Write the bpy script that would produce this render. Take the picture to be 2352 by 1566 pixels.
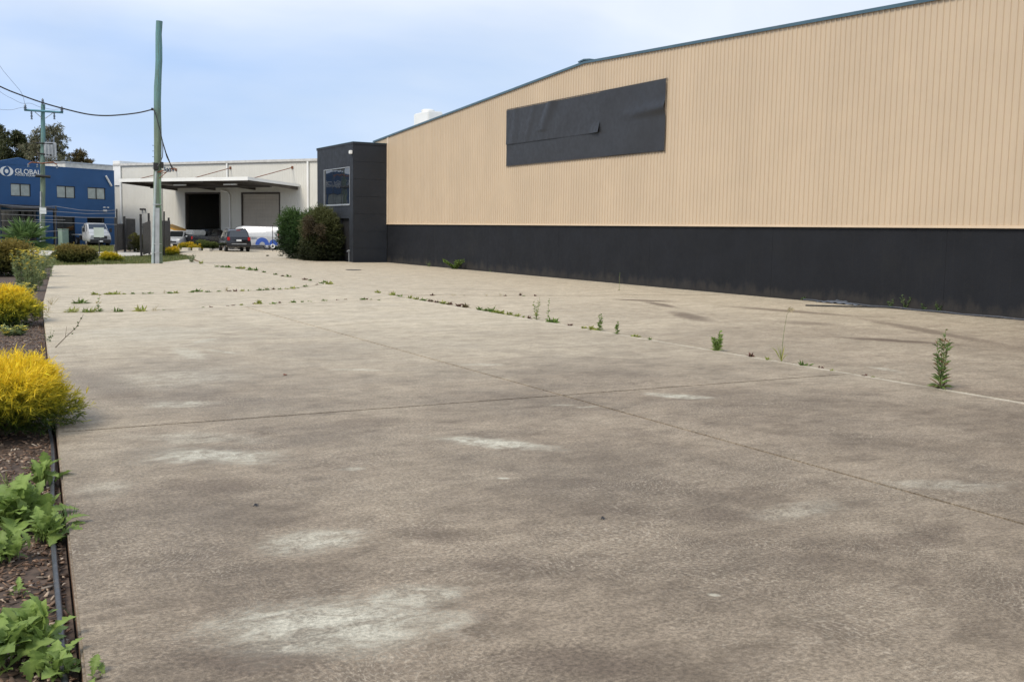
import bpy, bmesh, math, random
import numpy as np
from mathutils import Vector, Matrix
for o in list(bpy.data.objects): bpy.data.objects.remove(o)
S = bpy.context.scene
C = S.collection
rad = math.radians
random.seed(7); RNG = np.random.default_rng(7)

# ---------------------------------------------------------------- camera
PW, PH, PF = 2352.0, 1566.0, 2364.7          # photograph size and focal length in its pixels
PITCH, ROLL, PSI, EYE = 0.1065, 0.0163, -0.507, 1.9
_c, _s, _cp, _sp = math.cos(ROLL), math.sin(ROLL), math.cos(PITCH), math.sin(PITCH)
NX, NY = math.cos(PSI), -math.sin(PSI)       # world X axis seen in the camera's ground frame
DX, DY = math.sin(PSI), math.cos(PSI)        # world Y axis (runs along the big warehouse wall)
def W2(x, y): return (x*NX + y*NY, x*DX + y*DY)
def V3(x, y, z):
    a, b = W2(x, y); return Vector((a, b, z))
cam = bpy.data.cameras.new('camera'); camo = bpy.data.objects.new('camera', cam); C.objects.link(camo)
right = V3(_c, _sp*_s, _cp*_s); up = V3(-_s, _sp*_c, _cp*_c); fwd = V3(0, _cp, -_sp)
M = Matrix.Identity(4)
for i in range(3):
    M[i][0], M[i][1], M[i][2] = right[i], up[i], -fwd[i]
M[2][3] = EYE
camo.matrix_world = M
cam.sensor_width = 36.0; cam.lens = PF/PW*36.0; cam.clip_start = 0.05; cam.clip_end = 4000
S.camera = camo

# ---------------------------------------------------------------- sky, sun, exposure
SKY_SEED = (4.4, 9.1, 2.7)
SUN_DIR = Vector((-0.62, -0.20, 0.76)).normalized()      # towards the sun behind thin cloud
world = bpy.data.worlds.new('World'); S.world = world; world.use_nodes = True
nt = world.node_tree; nt.nodes.clear()
def nn(t, kind, **kw):
    n = t.nodes.new(kind)
    for k, v in kw.items():
        if k.startswith('i_'): n.inputs[k[2:].replace('_', ' ')].default_value = v
        else: setattr(n, k, v)
    return n
wo = nn(nt, 'ShaderNodeOutputWorld'); bg = nn(nt, 'ShaderNodeBackground')
sky = nn(nt, 'ShaderNodeTexSky', sky_type='NISHITA', sun_disc=False)
sky.sun_elevation = math.asin(SUN_DIR.z); sky.sun_rotation = math.atan2(SUN_DIR.x, SUN_DIR.y)
sky.altitude = 50; sky.air_density = 1.0; sky.dust_density = 0.5; sky.ozone_density = 1.5
tc = nn(nt, 'ShaderNodeTexCoord'); mp = nn(nt, 'ShaderNodeMapping'); mp.inputs['Scale'].default_value = (1.0, 1.0, 2.6); mp.inputs['Location'].default_value = SKY_SEED
no = nn(nt, 'ShaderNodeTexNoise'); no.inputs['Scale'].default_value = 2.1; no.inputs['Detail'].default_value = 6; no.inputs['Roughness'].default_value = 0.52; no.inputs['Distortion'].default_value = 0.5
cr = nn(nt, 'ShaderNodeValToRGB'); cr.color_ramp.elements[0].position = 0.30; cr.color_ramp.elements[1].position = 0.68
cr.color_ramp.elements[0].color = (0.72, 0.72, 0.72, 1); cr.color_ramp.elements[1].color = (1, 1, 1, 1)
mx = nn(nt, 'ShaderNodeMixRGB')
no2 = nn(nt, 'ShaderNodeTexNoise'); no2.inputs['Scale'].default_value = 1.15; no2.inputs['Detail'].default_value = 6; no2.inputs['Roughness'].default_value = 0.5; no2.inputs['Distortion'].default_value = 0.4
cr2 = nn(nt, 'ShaderNodeValToRGB'); cr2.color_ramp.elements[0].position = 0.30; cr2.color_ramp.elements[1].position = 0.56
cr2.color_ramp.elements[0].color = (.44, .635, 1.0, 1); cr2.color_ramp.elements[1].color = (.90, .96, 1.06, 1)
scl = nn(nt, 'ShaderNodeMixRGB', blend_type='MULTIPLY'); scl.inputs['Fac'].default_value = 1; scl.inputs['Color2'].default_value = (10, 10, 10, 1)
nt.links.new(mp.outputs[0], no2.inputs['Vector']); nt.links.new(no2.outputs['Fac'], cr2.inputs[0]); nt.links.new(cr2.outputs[0], scl.inputs['Color1']); nt.links.new(scl.outputs[0], mx.inputs['Color2'])
nt.links.new(tc.outputs['Generated'], mp.inputs['Vector']); nt.links.new(mp.outputs[0], no.inputs['Vector'])
nt.links.new(no.outputs['Fac'], cr.inputs[0]); nt.links.new(cr.outputs[0], mx.inputs['Fac'])
nt.links.new(sky.outputs[0], mx.inputs['Color1']); nt.links.new(mx.outputs[0], bg.inputs['Color'])
bg.inputs['Strength'].default_value = 0.07
nt.links.new(bg.outputs[0], wo.inputs['Surface'])
sl = bpy.data.lights.new('sun', 'SUN'); sl.energy = 2.0; sl.angle = rad(20); sl.color = (1.0, 0.92, 0.80)
so = bpy.data.objects.new('sun', sl); C.objects.link(so)
so.rotation_euler = SUN_DIR.to_track_quat('Z', 'Y').to_euler(); so.location = (0, 0, 30)
S.view_settings.view_transform = 'Standard'; S.view_settings.look = 'None'
S.view_settings.exposure = 0.60; S.view_settings.gamma = 1.0; S.view_settings.use_curve_mapping = False

# ---------------------------------------------------------------- pixel <-> place helpers
def ray(px, py):
    x = (px-PW/2)/PF; y = -(py-PH/2)/PF
    X = _c*x-_s*y; Y = _s*x+_c*y
    return V3(X, _cp+_sp*Y, -_sp+_cp*Y)
def G(px, py, z=0.0):                       # the point at height z under a pixel
    d = ray(px, py); t = (z-EYE)/d.z
    return Vector((0, 0, EYE))+d*t
def onp(px, py, P0, N):                     # the point of a vertical plane under a pixel
    d = ray(px, py); o = Vector((0, 0, EYE)); N = Vector((N[0], N[1], 0))
    return o+d*((Vector(P0)-o).dot(N)/d.dot(N))
def proj(P):
    q = Vector(P)-Vector((0, 0, EYE)); z = q.dot(fwd)
    return PW/2+PF*q.dot(right)/z, PH/2-PF*q.dot(up)/z, z
def hz(P, py):                              # height above P at image row py
    lo, hi = -3.0, 60.0
    for _ in range(50):
        m = (lo+hi)/2
        if proj((P[0], P[1], m))[1] > py: lo = m
        else: hi = m
    return lo
def ppm(P): return PF/proj(P)[2]            # photo pixels per metre at P

# ---------------------------------------------------------------- object helpers
def link(o, parent=None):
    C.objects.link(o)
    if parent is not None: o.parent = parent
    return o
def thing(name, label, cat, loc=(0, 0, 0), rz=0.0, group=None):
    o = bpy.data.objects.new(name, None); o.empty_display_size = 0.2; C.objects.link(o)
    o.location = loc; o.rotation_euler = (0, 0, rz); tag(o, label, cat, group); return o
def tag(o, label, cat, group=None):
    o['label'] = label; o['category'] = cat
    if group: o['group'] = group
    return o
def struct(o, label=None):
    o['kind'] = 'structure'
    if label: o['label'] = label
    return o
class MB:
    """collects simple solids into one mesh"""
    def __init__(s): s.v = []; s.f = []; s.m = []
    def add(s, v, f, m=0):
        b = len(s.v); s.v.extend(tuple(p) for p in v); s.f.extend(tuple(i+b for i in q) for q in f); s.m.extend([m]*len(f)); return s
    def box(s, x0, x1, y0, y1, z0, z1, m=0):
        v = [(x0,y0,z0),(x1,y0,z0),(x1,y1,z0),(x0,y1,z0),(x0,y0,z1),(x1,y0,z1),(x1,y1,z1),(x0,y1,z1)]
        return s.add(v, [(0,3,2,1),(4,5,6,7),(0,1,5,4),(1,2,6,5),(2,3,7,6),(3,0,4,7)], m)
    def cbox(s, c, d, m=0): return s.box(c[0]-d[0]/2,c[0]+d[0]/2,c[1]-d[1]/2,c[1]+d[1]/2,c[2]-d[2]/2,c[2]+d[2]/2,m)
    def prism(s, poly, z0, z1, m=0):          # poly in xy, counter-clockwise
        n = len(poly)
        v = [(p[0],p[1],z0) for p in poly]+[(p[0],p[1],z1) for p in poly]
        f = [tuple(range(n-1,-1,-1)), tuple(range(n,2*n))]+[(i,(i+1)%n,n+(i+1)%n,n+i) for i in range(n)]
        return s.add(v, f, m)
    def prism_ax(s, poly, a0, a1, ax='y', m=0):   # poly in (other, z); extruded along ax
        n = len(poly)
        if ax == 'y': v = [(p[0],a0,p[1]) for p in poly]+[(p[0],a1,p[1]) for p in poly]
        else: v = [(a0,p[0],p[1]) for p in poly]+[(a1,p[0],p[1]) for p in poly]
        f = [tuple(range(n-1,-1,-1)), tuple(range(n,2*n))]+[(i,(i+1)%n,n+(i+1)%n,n+i) for i in range(n)]
        return s.add(v, f, m)
    def quad(s, a, b, c, d, m=0): return s.add([a,b,c,d], [(0,1,2,3)], m)
    def tube(s, pts, r, n=8, caps=True, m=0):
        pts = [Vector(p) for p in pts]; k = len(pts)
        rr = r if isinstance(r, (list, tuple)) else [r]*k
        T0 = (pts[1]-pts[0]).normalized(); ref = Vector((0,0,1)) if abs(T0.z) < .9 else Vector((1,0,0))
        U = T0.cross(ref).normalized(); b = len(s.v)
        for i, p in enumerate(pts):
            T = (pts[min(i+1,k-1)]-pts[max(i-1,0)]).normalized()
            U = (U-T*U.dot(T)).normalized(); V = T.cross(U)
            for j in range(n):
                a = 2*math.pi*j/n; q = p+(U*math.cos(a)+V*math.sin(a))*rr[i]; s.v.append(tuple(q))
        for i in range(k-1):
            for j in range(n):
                s.f.append((b+i*n+j, b+i*n+(j+1)%n, b+(i+1)*n+(j+1)%n, b+(i+1)*n+j)); s.m.append(m)
        if caps:
            s.f.append(tuple(b+j for j in range(n-1,-1,-1))); s.m.append(m)
            s.f.append(tuple(b+(k-1)*n+j for j in range(n))); s.m.append(m)
        return s
    def lathe(s, prof, n=16, ax='z', c=(0,0,0), m=0):   # prof: (radius, along)
        b = len(s.v); k = len(prof)
        for (r, h) in prof:
            for j in range(n):
                a = 2*math.pi*j/n; x, y = r*math.cos(a), r*math.sin(a)
                p = (x,y,h) if ax == 'z' else ((h,x,y) if ax == 'x' else (y,h,x))
                s.v.append((p[0]+c[0],p[1]+c[1],p[2]+c[2]))
        for i in range(k-1):
            for j in range(n):
                s.f.append((b+i*n+j, b+i*n+(j+1)%n, b+(i+1)*n+(j+1)%n, b+(i+1)*n+j)); s.m.append(m)
        s.f.append(tuple(b+j for j in range(n-1,-1,-1))); s.m.append(m)
        s.f.append(tuple(b+(k-1)*n+j for j in range(n))); s.m.append(m)
        return s
    def loft(s, rings, m=0):
        b = len(s.v); n = len(rings[0])
        for r in rings: s.v.extend(tuple(p) for p in r)
        for i in range(len(rings)-1):
            for j in range(n):
                s.f.append((b+i*n+j, b+i*n+(j+1)%n, b+(i+1)*n+(j+1)%n, b+(i+1)*n+j)); s.m.append(m)
        s.f.append(tuple(b+j for j in range(n-1,-1,-1))); s.m.append(m)
        s.f.append(tuple(b+(len(rings)-1)*n+j for j in range(n))); s.m.append(m)
        return s
    def build(s, name, mat, parent=None, smooth=False, bevel=0.0, fix=True):
        me = bpy.data.meshes.new(name); me.from_pydata(s.v, [], s.f)
        mats = mat if isinstance(mat, (list, tuple)) else [mat]
        for q in mats: me.materials.append(q)
        if len(mats) > 1: me.polygons.foreach_set('material_index', s.m)
        if fix or bevel:
            bm = bmesh.new(); bm.from_mesh(me)
            if fix: bmesh.ops.recalc_face_normals(bm, faces=bm.faces)
            if bevel:
                bmesh.ops.bevel(bm, geom=[e for e in bm.edges if e.is_manifold and e.calc_face_angle(0) > .5], offset=bevel, segments=2, affect='EDGES', clamp_overlap=True)
            bm.to_mesh(me); bm.free()
        if smooth:
            me.polygons.foreach_set('use_smooth', [True]*len(me.polygons))
            me.set_sharp_from_angle(angle=rad(38))
        me.update()
        return link(bpy.data.objects.new(name, me), parent)

# ---------------------------------------------------------------- materials
def mat(name):
    m = bpy.data.materials.new(name); m.use_nodes = True
    t = m.node_tree; p = t.nodes['Principled BSDF']; return m, t, p
def noise(t, vec, scale, detail=4, rough=.55, dist=0.0):
    n = nn(t, 'ShaderNodeTexNoise'); n.inputs['Scale'].default_value = scale; n.inputs['Detail'].default_value = detail
    n.inputs['Roughness'].default_value = rough; n.inputs['Distortion'].default_value = dist
    if vec is not None: t.links.new(vec, n.inputs['Vector'])
    return n.outputs['Fac']
def ramp(t, fac, a, b, ca=0.0, cb=1.0):
    r = nn(t, 'ShaderNodeMapRange'); r.interpolation_type = 'SMOOTHSTEP'
    r.inputs['From Min'].default_value = a; r.inputs['From Max'].default_value = b
    r.inputs['To Min'].default_value = ca; r.inputs['To Max'].default_value = cb
    t.links.new(fac, r.inputs['Value']); return r.outputs[0]
def math2(t, op, a, b=None, clamp=False):
    n = nn(t, 'ShaderNodeMath', operation=op); n.use_clamp = clamp
    for i, x in enumerate((a, b)):
        if x is None: continue
        if hasattr(x, 'is_output'): t.links.new(x, n.inputs[i])
        else: n.inputs[i].default_value = x
    return n.outputs[0]
def mixc(t, fac, a, b, mode='MIX'):
    n = nn(t, 'ShaderNodeMixRGB', blend_type=mode)
    for i, x in zip(('Fac', 'Color1', 'Color2'), (fac, a, b)):
        if hasattr(x, 'is_output'): t.links.new(x, n.inputs[i])
        elif i == 'Fac': n.inputs[i].default_value = x
        else: n.inputs[i].default_value = (*x, 1)
    return n.outputs[0]
def bump(t, p, h, dist, strength=1.0):
    b = nn(t, 'ShaderNodeBump'); b.inputs['Distance'].default_value = dist; b.inputs['Strength'].default_value = strength
    t.links.new(h, b.inputs['Height']); t.links.new(b.outputs[0], p.inputs['Normal'])
def coords(t, kind='Object', scale=None):
    o = nn(t, 'ShaderNodeTexCoord').outputs[kind]
    if scale is None: return o
    m = nn(t, 'ShaderNodeMapping'); m.inputs['Scale'].default_value = scale; t.links.new(o, m.inputs['Vector']); return m.outputs[0]
def wpos(t, scale=None):
    o = nn(t, 'ShaderNodeNewGeometry').outputs['Position']
    if scale is None: return o
    m = nn(t, 'ShaderNodeMapping'); m.inputs['Scale'].default_value = scale; t.links.new(o, m.inputs['Vector']); return m.outputs[0]
def paint(name, col, rough=.5, metal=0.0, var=.12, scale=3.0, streak=None, dirt=None, spec=.5, bmp=0.0, sc3=None):
    """plain coat with blotchy wear; streak = vertical rain streaks of another colour"""
    m, t, p = mat(name)
    v = wpos(t); f = noise(t, v, scale, 5)
    c = mixc(t, ramp(t, f, .3, .7), [x*(1-var) for x in col], [min(1, x*(1+var)) for x in col])
    if streak:
        f2 = noise(t, wpos(t, (5, 5, .25)), 2.2, 5, .6)
        c = mixc(t, ramp(t, f2, .52, .75, 0, streak[1]), c, streak[0])
    if dirt:
        f3 = noise(t, wpos(t), dirt[2] if len(dirt) > 2 else 1.3, 6, .65)
        c = mixc(t, ramp(t, f3, .5, .75, 0, dirt[1]), c, dirt[0])
    t.links.new(c, p.inputs['Base Color']); p.inputs['Roughness'].default_value = rough; p.inputs['Metallic'].default_value = metal
    p.inputs['Specular IOR Level'].default_value = spec
    t.links.new(ramp(t, noise(t, v, scale*4, 3), .2, .8, max(0, rough-.1), min(1, rough+.12)), p.inputs['Roughness'])
    if bmp: bump(t, p, noise(t, v, 60, 4), bmp)
    return m
def leafmat(name, trans=.35, rough=.55):
    m, t, p = mat(name)
    a = nn(t, 'ShaderNodeAttribute', attribute_name='Col')
    f = noise(t, wpos(t), 9, 3)
    c = mixc(t, 1.0, a.outputs['Color'], mixc(t, f, (.7, .7, .7), (1.25, 1.25, 1.25)), 'MULTIPLY')
    t.links.new(c, p.inputs['Base Color']); p.inputs['Roughness'].default_value = rough; p.inputs['Specular IOR Level'].default_value = .3
    tr = nn(t, 'ShaderNodeBsdfTranslucent'); t.links.new(c, tr.inputs['Color'])
    ms = nn(t, 'ShaderNodeMixShader'); ms.inputs[0].default_value = trans
    out = t.nodes['Material Output']
    t.links.new(p.outputs[0], ms.inputs[1]); t.links.new(tr.outputs[0], ms.inputs[2]); t.links.new(ms.outputs[0], out.inputs['Surface'])
    return m
LEAF = leafmat('leaf')
BEIGE = paint('beige_sheet', (.52, .415, .295), .42, 0, .03, .6, streak=((.45, .35, .24), .18), dirt=((.49, .39, .275), .3, .5), spec=.4)
BEIGEF = paint('beige_flashing', (.61, .48, .34), .42, 0, .05, 1.2)
CHAR = paint('charcoal_render', (.0098, .0110, .0142), .68, 0, .14, .9, streak=((.018, .0185, .0195), .4), dirt=((.016, .0165, .0175), .6, .55), spec=.25, bmp=.004)
CHAR2 = paint('charcoal_tower', (.020, .0235, .0295), .62, 0, .10, .8, streak=((.028, .030, .032), .3), spec=.35, bmp=.003)
TEAL = paint('blue_grey_trim', (.060, .115, .150), .42, .2, .1, 1.0, dirt=((.13, .15, .15), .5))
CANVAS = paint('canvas', (.026, .0275, .0315), .48, 0, .10, 1.4, dirt=((.034, .035, .039), .4), spec=.4)
WHITE = paint('white_sheet', (.635, .62, .56), .45, 0, .03, .6, streak=((.62, .60, .55), .22), spec=.4)
WHITET = paint('white_trim', (.78, .78, .75), .4, 0, .03, 1.0)
GALV = paint('galvanised', (.42, .44, .45), .42, .55, .12, 3.0, dirt=((.33, .33, .32), .5))
BLUE = paint('blue_wall', (.030, .092, .220), .6, 0, .07, .7, streak=((.034, .10, .235), .4), spec=.3)
GREYW = paint('grey_window_film', (.40, .44, .41), .25, 0, .12, .8)
DARKM = paint('dark_metal', (.028, .026, .025), .5, .1, .2, 2.0)
BROWN = paint('brown_canopy', (.075, .064, .054), .6, 0, .15, 1.5)
ROLLER = paint('roller_door', (.52, .48, .42), .42, .2, .05, 1.0, streak=((.28, .26, .23), .4))
RUST = paint('rust', (.22, .085, .045), .8, .2, .35, 9.0)
RUBBER = paint('rubber', (.018, .018, .019), .75, 0, .2, 6.0)
BLACK = paint('black_plastic', (.02, .02, .022), .45, 0, .2, 6.0)
CERAM = paint('insulator', (.10, .13, .17), .25, 0, .2, 5.0)
PIPE = paint('poly_pipe', (.045, .047, .052), .42, 0, .25, 14.0, dirt=((.12, .10, .085), .6, 9.0))
MULCHB = paint('mulch_ground', (.075, .05, .035), .95, 0, .4, 14.0)
YELLOWP = paint('yellow_plastic', (.75, .36, .015), .45, 0, .08, 4.0)
BLUEP = paint('blue_bin', (.03, .10, .17), .5, 0, .12, 3.0)
ORANGE = paint('orange_plastic', (.75, .10, .03), .5, 0, .1, 5.0)
CABGR = paint('cabinet_green', (.24, .33, .28), .5, 0, .06, 3.0)
SIGNP = paint('pale_sign', (.50, .56, .50), .5, 0, .03, 2.0)
LETTER = paint('white_lettering', (.80, .81, .80), .45, 0, .02, 3.0)
CONC2 = paint('pale_concrete', (.46, .43, .37), .85, 0, .14, 3.0, dirt=((.3, .27, .22), .6), bmp=.004)
ASPH = paint('far_paving', (.33, .31, .28), .85, 0, .15, .5, dirt=((.2, .19, .17), .5))
SOIL = paint('soil', (.17, .135, .095), .95, 0, .3, 2.5, dirt=((.10, .11, .045), .8, .8))
def sheets(m, period, amt):                      # each cladding sheet a hair lighter or darker than the next
    t = m.node_tree; p = t.nodes['Principled BSDF']; src = p.inputs['Base Color'].links[0].from_socket
    sp_ = nn(t, 'ShaderNodeSeparateXYZ'); t.links.new(wpos(t), sp_.inputs[0]); fl_ = math2(t, 'FLOOR', math2(t, 'DIVIDE', sp_.outputs['Y'], period))
    w_ = nn(t, 'ShaderNodeTexWhiteNoise', noise_dimensions='1D'); t.links.new(fl_, w_.inputs['W'])
    c_ = mixc(t, 1.0, src, mixc(t, w_.outputs['Value'], (1-amt,)*3, (1+amt,)*3), 'MULTIPLY'); t.links.new(c_, p.inputs['Base Color'])
def splash(m, col, k):                           # dust splashed up the foot of the wall
    t = m.node_tree; p = t.nodes['Principled BSDF']; src = p.inputs['Base Color'].links[0].from_socket
    sp_ = nn(t, 'ShaderNodeSeparateXYZ'); t.links.new(wpos(t), sp_.inputs[0]); n_ = noise(t, wpos(t, (1, 1, .5)), 2.5, 8, .7)
    f_ = ramp(t, math2(t, 'ADD', sp_.outputs['Z'], math2(t, 'MULTIPLY', n_, -1.1)), -.55, -.15, k, 0); t.links.new(mixc(t, f_, src, col), p.inputs['Base Color'])
sheets(BEIGE, .76, .022); splash(CHAR, (.055, .048, .04), .5)
def carpaint(name, col, rough=.22):
    m = paint(name, col, rough, .0, .03, 2.0, spec=.6); p = m.node_tree.nodes['Principled BSDF']
    p.inputs['Coat Weight'].default_value = .35; p.inputs['Coat Roughness'].default_value = .06; return m
CARBLK = carpaint('car_black', (.008, .008, .010)); CARWHT = carpaint('car_white', (.42, .43, .44)); CARSIL = carpaint('car_silver', (.45, .46, .47))
def glass(name, col, rough=.04):
    m, t, p = mat(name)
    p.inputs['Base Color'].default_value = (*col, 1); p.inputs['Roughness'].default_value = rough
    p.inputs['Specular IOR Level'].default_value = .9; p.inputs['IOR'].default_value = 1.6
    b = noise(t, wpos(t), .9, 2); bump(t, p, b, .004); return m
CARGL = glass('car_glass', (.015, .018, .02)); MIRGL = glass('office_glass', (.012, .014, .018), .025)
MIRGL.node_tree.nodes['Principled BSDF'].inputs['IOR'].default_value = 1.5
LAMPR = paint('lamp_red', (.45, .02, .02), .2, 0, .05, 5.0); LAMPW = paint('lamp_clear', (.75, .75, .72), .15, 0, .05, 5.0)
VOIDM = paint('dim_interior', (.05, .05, .05), .8, 0, .2, 2.0)

def pole_mat():
    m, t, p = mat('treated_timber')
    g = wpos(t, (9, 9, .35)); f = noise(t, g, 3.0, 6, .65); f2 = noise(t, wpos(t), .55, 3)
    z = nn(t, 'ShaderNodeSeparateXYZ'); t.links.new(wpos(t), z.inputs[0])
    hgt = ramp(t, math2(t, 'ADD', z.outputs['Z'], math2(t, 'MULTIPLY', f2, 3.0)), 6.5, 11.5)
    c = mixc(t, hgt, (.17, .225, .155), (.12, .27, .285))
    c = mixc(t, ramp(t, f, .35, .62, .75, 0), c, (.10, .125, .095))
    c = mixc(t, ramp(t, f, .6, .8, 0, .4), c, (.30, .33, .26))
    t.links.new(c, p.inputs['Base Color']); p.inputs['Roughness'].default_value = .85
    bump(t, p, f, .012); return m
TIMBER = pole_mat()

def concrete_mat():
    m, t, p = mat('yard_concrete')
    P = wpos(t)
    big = noise(t, P, .16, 4, .6); mid = noise(t, P, .55, 12, .68); mid2 = noise(t, wpos(t, (1.0, 1.7, 1)), 1.3, 12, .72)
    fin0 = noise(t, P, 38, 7, .78); gr0 = math2(t, 'SUBTRACT', fin0, .5)
    mid = math2(t, 'ADD', mid, math2(t, 'MULTIPLY', gr0, .30)); mid2 = math2(t, 'ADD', mid2, math2(t, 'MULTIPLY', gr0, .30))
    fil = noise(t, P, 11, 4, .62, 3.6)                       # swirling trowel filaments
    fine = fin0; grain = noise(t, P, 190, 3, .7)
    col = mixc(t, ramp(t, mid, .34, .66), (.145, .113, .080), (.262, .211, .153))
    col = mixc(t, ramp(t, mid2, .48, .66, 0, .70), col, (.108, .082, .058))
    # noise-broken blend from darker brown at the near end to paler tan farther off
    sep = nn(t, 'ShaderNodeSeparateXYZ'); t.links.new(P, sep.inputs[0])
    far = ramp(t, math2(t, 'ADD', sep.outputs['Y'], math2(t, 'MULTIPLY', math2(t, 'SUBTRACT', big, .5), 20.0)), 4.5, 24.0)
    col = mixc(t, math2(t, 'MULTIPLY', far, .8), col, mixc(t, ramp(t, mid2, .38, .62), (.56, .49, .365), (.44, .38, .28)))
    def rings(sc, loc, per):                               # concentric trowel sweeps round scattered centres
        mpv = nn(t, 'ShaderNodeMapping'); mpv.inputs['Location'].default_value = loc
        wn_ = nn(t, 'ShaderNodeTexNoise'); wn_.inputs['Scale'].default_value = 1.6; wn_.inputs['Detail'].default_value = 3; t.links.new(P, wn_.inputs['Vector'])
        ma = nn(t, 'ShaderNodeVectorMath', operation='MULTIPLY_ADD'); t.links.new(wn_.outputs['Color'], ma.inputs[0]); ma.inputs[1].default_value = (.45, .45, 0); t.links.new(P, ma.inputs[2])
        fl0 = nn(t, 'ShaderNodeVectorMath', operation='MULTIPLY'); fl0.inputs[1].default_value = (1, 1, 0); t.links.new(ma.outputs[0], fl0.inputs[0])
        t.links.new(fl0.outputs[0], mpv.inputs['Vector'])
        vo = nn(t, 'ShaderNodeTexVoronoi'); vo.inputs['Scale'].default_value = sc; t.links.new(mpv.outputs[0], vo.inputs['Vector'])
        ph = math2(t, 'ADD', math2(t, 'MULTIPLY', vo.outputs['Distance'], 6.283/(per*sc)), math2(t, 'MULTIPLY', noise(t, P, 6, 3), 14.0))
        return ramp(t, math2(t, 'SINE', ph), .35, 1.0)
    brk = ramp(t, noise(t, P, 30, 4, .7), .40, .62)
    rg = math2(t, 'MULTIPLY', math2(t, 'MAXIMUM', rings(1.1, (3.1, 1.7, 0), .022), rings(.62, (.4, 7.7, 0), .026)), brk)
    sw = math2(t, 'MAXIMUM', math2(t, 'MULTIPLY', ramp(t, fil, .54, .72), .22), rg); swm = ramp(t, noise(t, P, .9, 3), .36, .62, .12, 1.0)
    swf = math2(t, 'MULTIPLY', math2(t, 'MULTIPLY', sw, swm), ramp(t, far, 0, 1, .55, .15))
    col = mixc(t, swf, col, (.40, .345, .265))
    # worn pale cement patches, each at its own spot (x, y, rx, ry, angle, strength)
    wn = nn(t, 'ShaderNodeTexNoise'); wn.inputs['Scale'].default_value = 1.9; wn.inputs['Detail'].default_value = 7; wn.inputs['Roughness'].default_value = .65; t.links.new(P, wn.inputs['Vector'])
    med = noise(t, wpos(t, (1.0, 1.5, 1)), 4.5, 10, .74, .6)
    grit = math2(t, 'ADD', math2(t, 'MULTIPLY', math2(t, 'SUBTRACT', mid2, .5), 1.3), math2(t, 'MULTIPLY', math2(t, 'SUBTRACT', fine, .5), 1.1))
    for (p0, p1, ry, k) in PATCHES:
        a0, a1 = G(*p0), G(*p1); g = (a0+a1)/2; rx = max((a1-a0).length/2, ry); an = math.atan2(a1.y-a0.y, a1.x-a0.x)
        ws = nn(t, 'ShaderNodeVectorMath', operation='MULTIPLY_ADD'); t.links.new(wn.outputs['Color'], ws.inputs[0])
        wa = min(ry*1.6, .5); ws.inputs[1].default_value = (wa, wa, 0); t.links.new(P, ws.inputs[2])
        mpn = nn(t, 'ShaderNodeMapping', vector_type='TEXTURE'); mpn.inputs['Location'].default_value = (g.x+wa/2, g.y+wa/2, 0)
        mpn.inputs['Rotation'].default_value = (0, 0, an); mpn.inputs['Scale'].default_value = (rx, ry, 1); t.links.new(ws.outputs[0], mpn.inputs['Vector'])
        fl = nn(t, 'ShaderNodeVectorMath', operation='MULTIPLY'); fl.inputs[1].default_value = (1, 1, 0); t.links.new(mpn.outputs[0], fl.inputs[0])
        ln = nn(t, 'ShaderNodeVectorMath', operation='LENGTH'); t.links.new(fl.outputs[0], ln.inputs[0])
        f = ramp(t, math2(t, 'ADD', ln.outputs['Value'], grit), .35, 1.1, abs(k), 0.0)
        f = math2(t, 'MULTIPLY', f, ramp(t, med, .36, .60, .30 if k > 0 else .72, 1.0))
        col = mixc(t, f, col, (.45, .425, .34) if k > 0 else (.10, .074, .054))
    # pale tooled margin along the long joint
    mg = math2(t, 'SUBTRACT', sep.outputs['X'], math2(t, 'ADD', math2(t, 'MULTIPLY', sep.outputs['Y'], .0122), 10.975))
    mgf = math2(t, 'MULTIPLY', ramp(t, mg, -.20, -.06), ramp(t, mg, .0, .03, 1, 0)); mgf = math2(t, 'MULTIPLY', mgf, ramp(t, mid, .35, .6, .25, .8))
    col = mixc(t, mgf, col, (.50, .45, .35))
    col = mixc(t, 1.0, col, mixc(t, ramp(t, med, .34, .66), (.87, .865, .855), (1.16, 1.165, 1.175)), 'MULTIPLY')
    # dark drips and fine speckle
    spk = ramp(t, noise(t, P, 34, 2, .5), .70, .76); col = mixc(t, math2(t, 'MULTIPLY', spk, .5), col, (.16, .13, .11))
    col = mixc(t, 1.0, col, mixc(t, ramp(t, fine, .36, .64), (.70, .70, .70), (1.30, 1.30, 1.30)), 'MULTIPLY')
    col = mixc(t, 1.0, col, mixc(t, ramp(t, grain, .34, .66), (.80, .80, .80), (1.20, 1.20, 1.20)), 'MULTIPLY')
    # soil washed up the slab's outer side
    side = ramp(t, sep.outputs['Z'], -.035, -.008, 1.0, 0.0); col = mixc(t, math2(t, 'MULTIPLY', side, .8), col, (.20, .115, .07))
    t.links.new(col, p.inputs['Base Color'])
    t.links.new(ramp(t, mid, .3, .7, .62, .8), p.inputs['Roughness']); p.inputs['Specular IOR Level'].default_value = .25
    h = math2(t, 'ADD', math2(t, 'MULTIPLY', fil, .5), math2(t, 'ADD', fine, math2(t, 'MULTIPLY', grain, .3)))
    bump(t, p, h, .006, .7); return m
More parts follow.
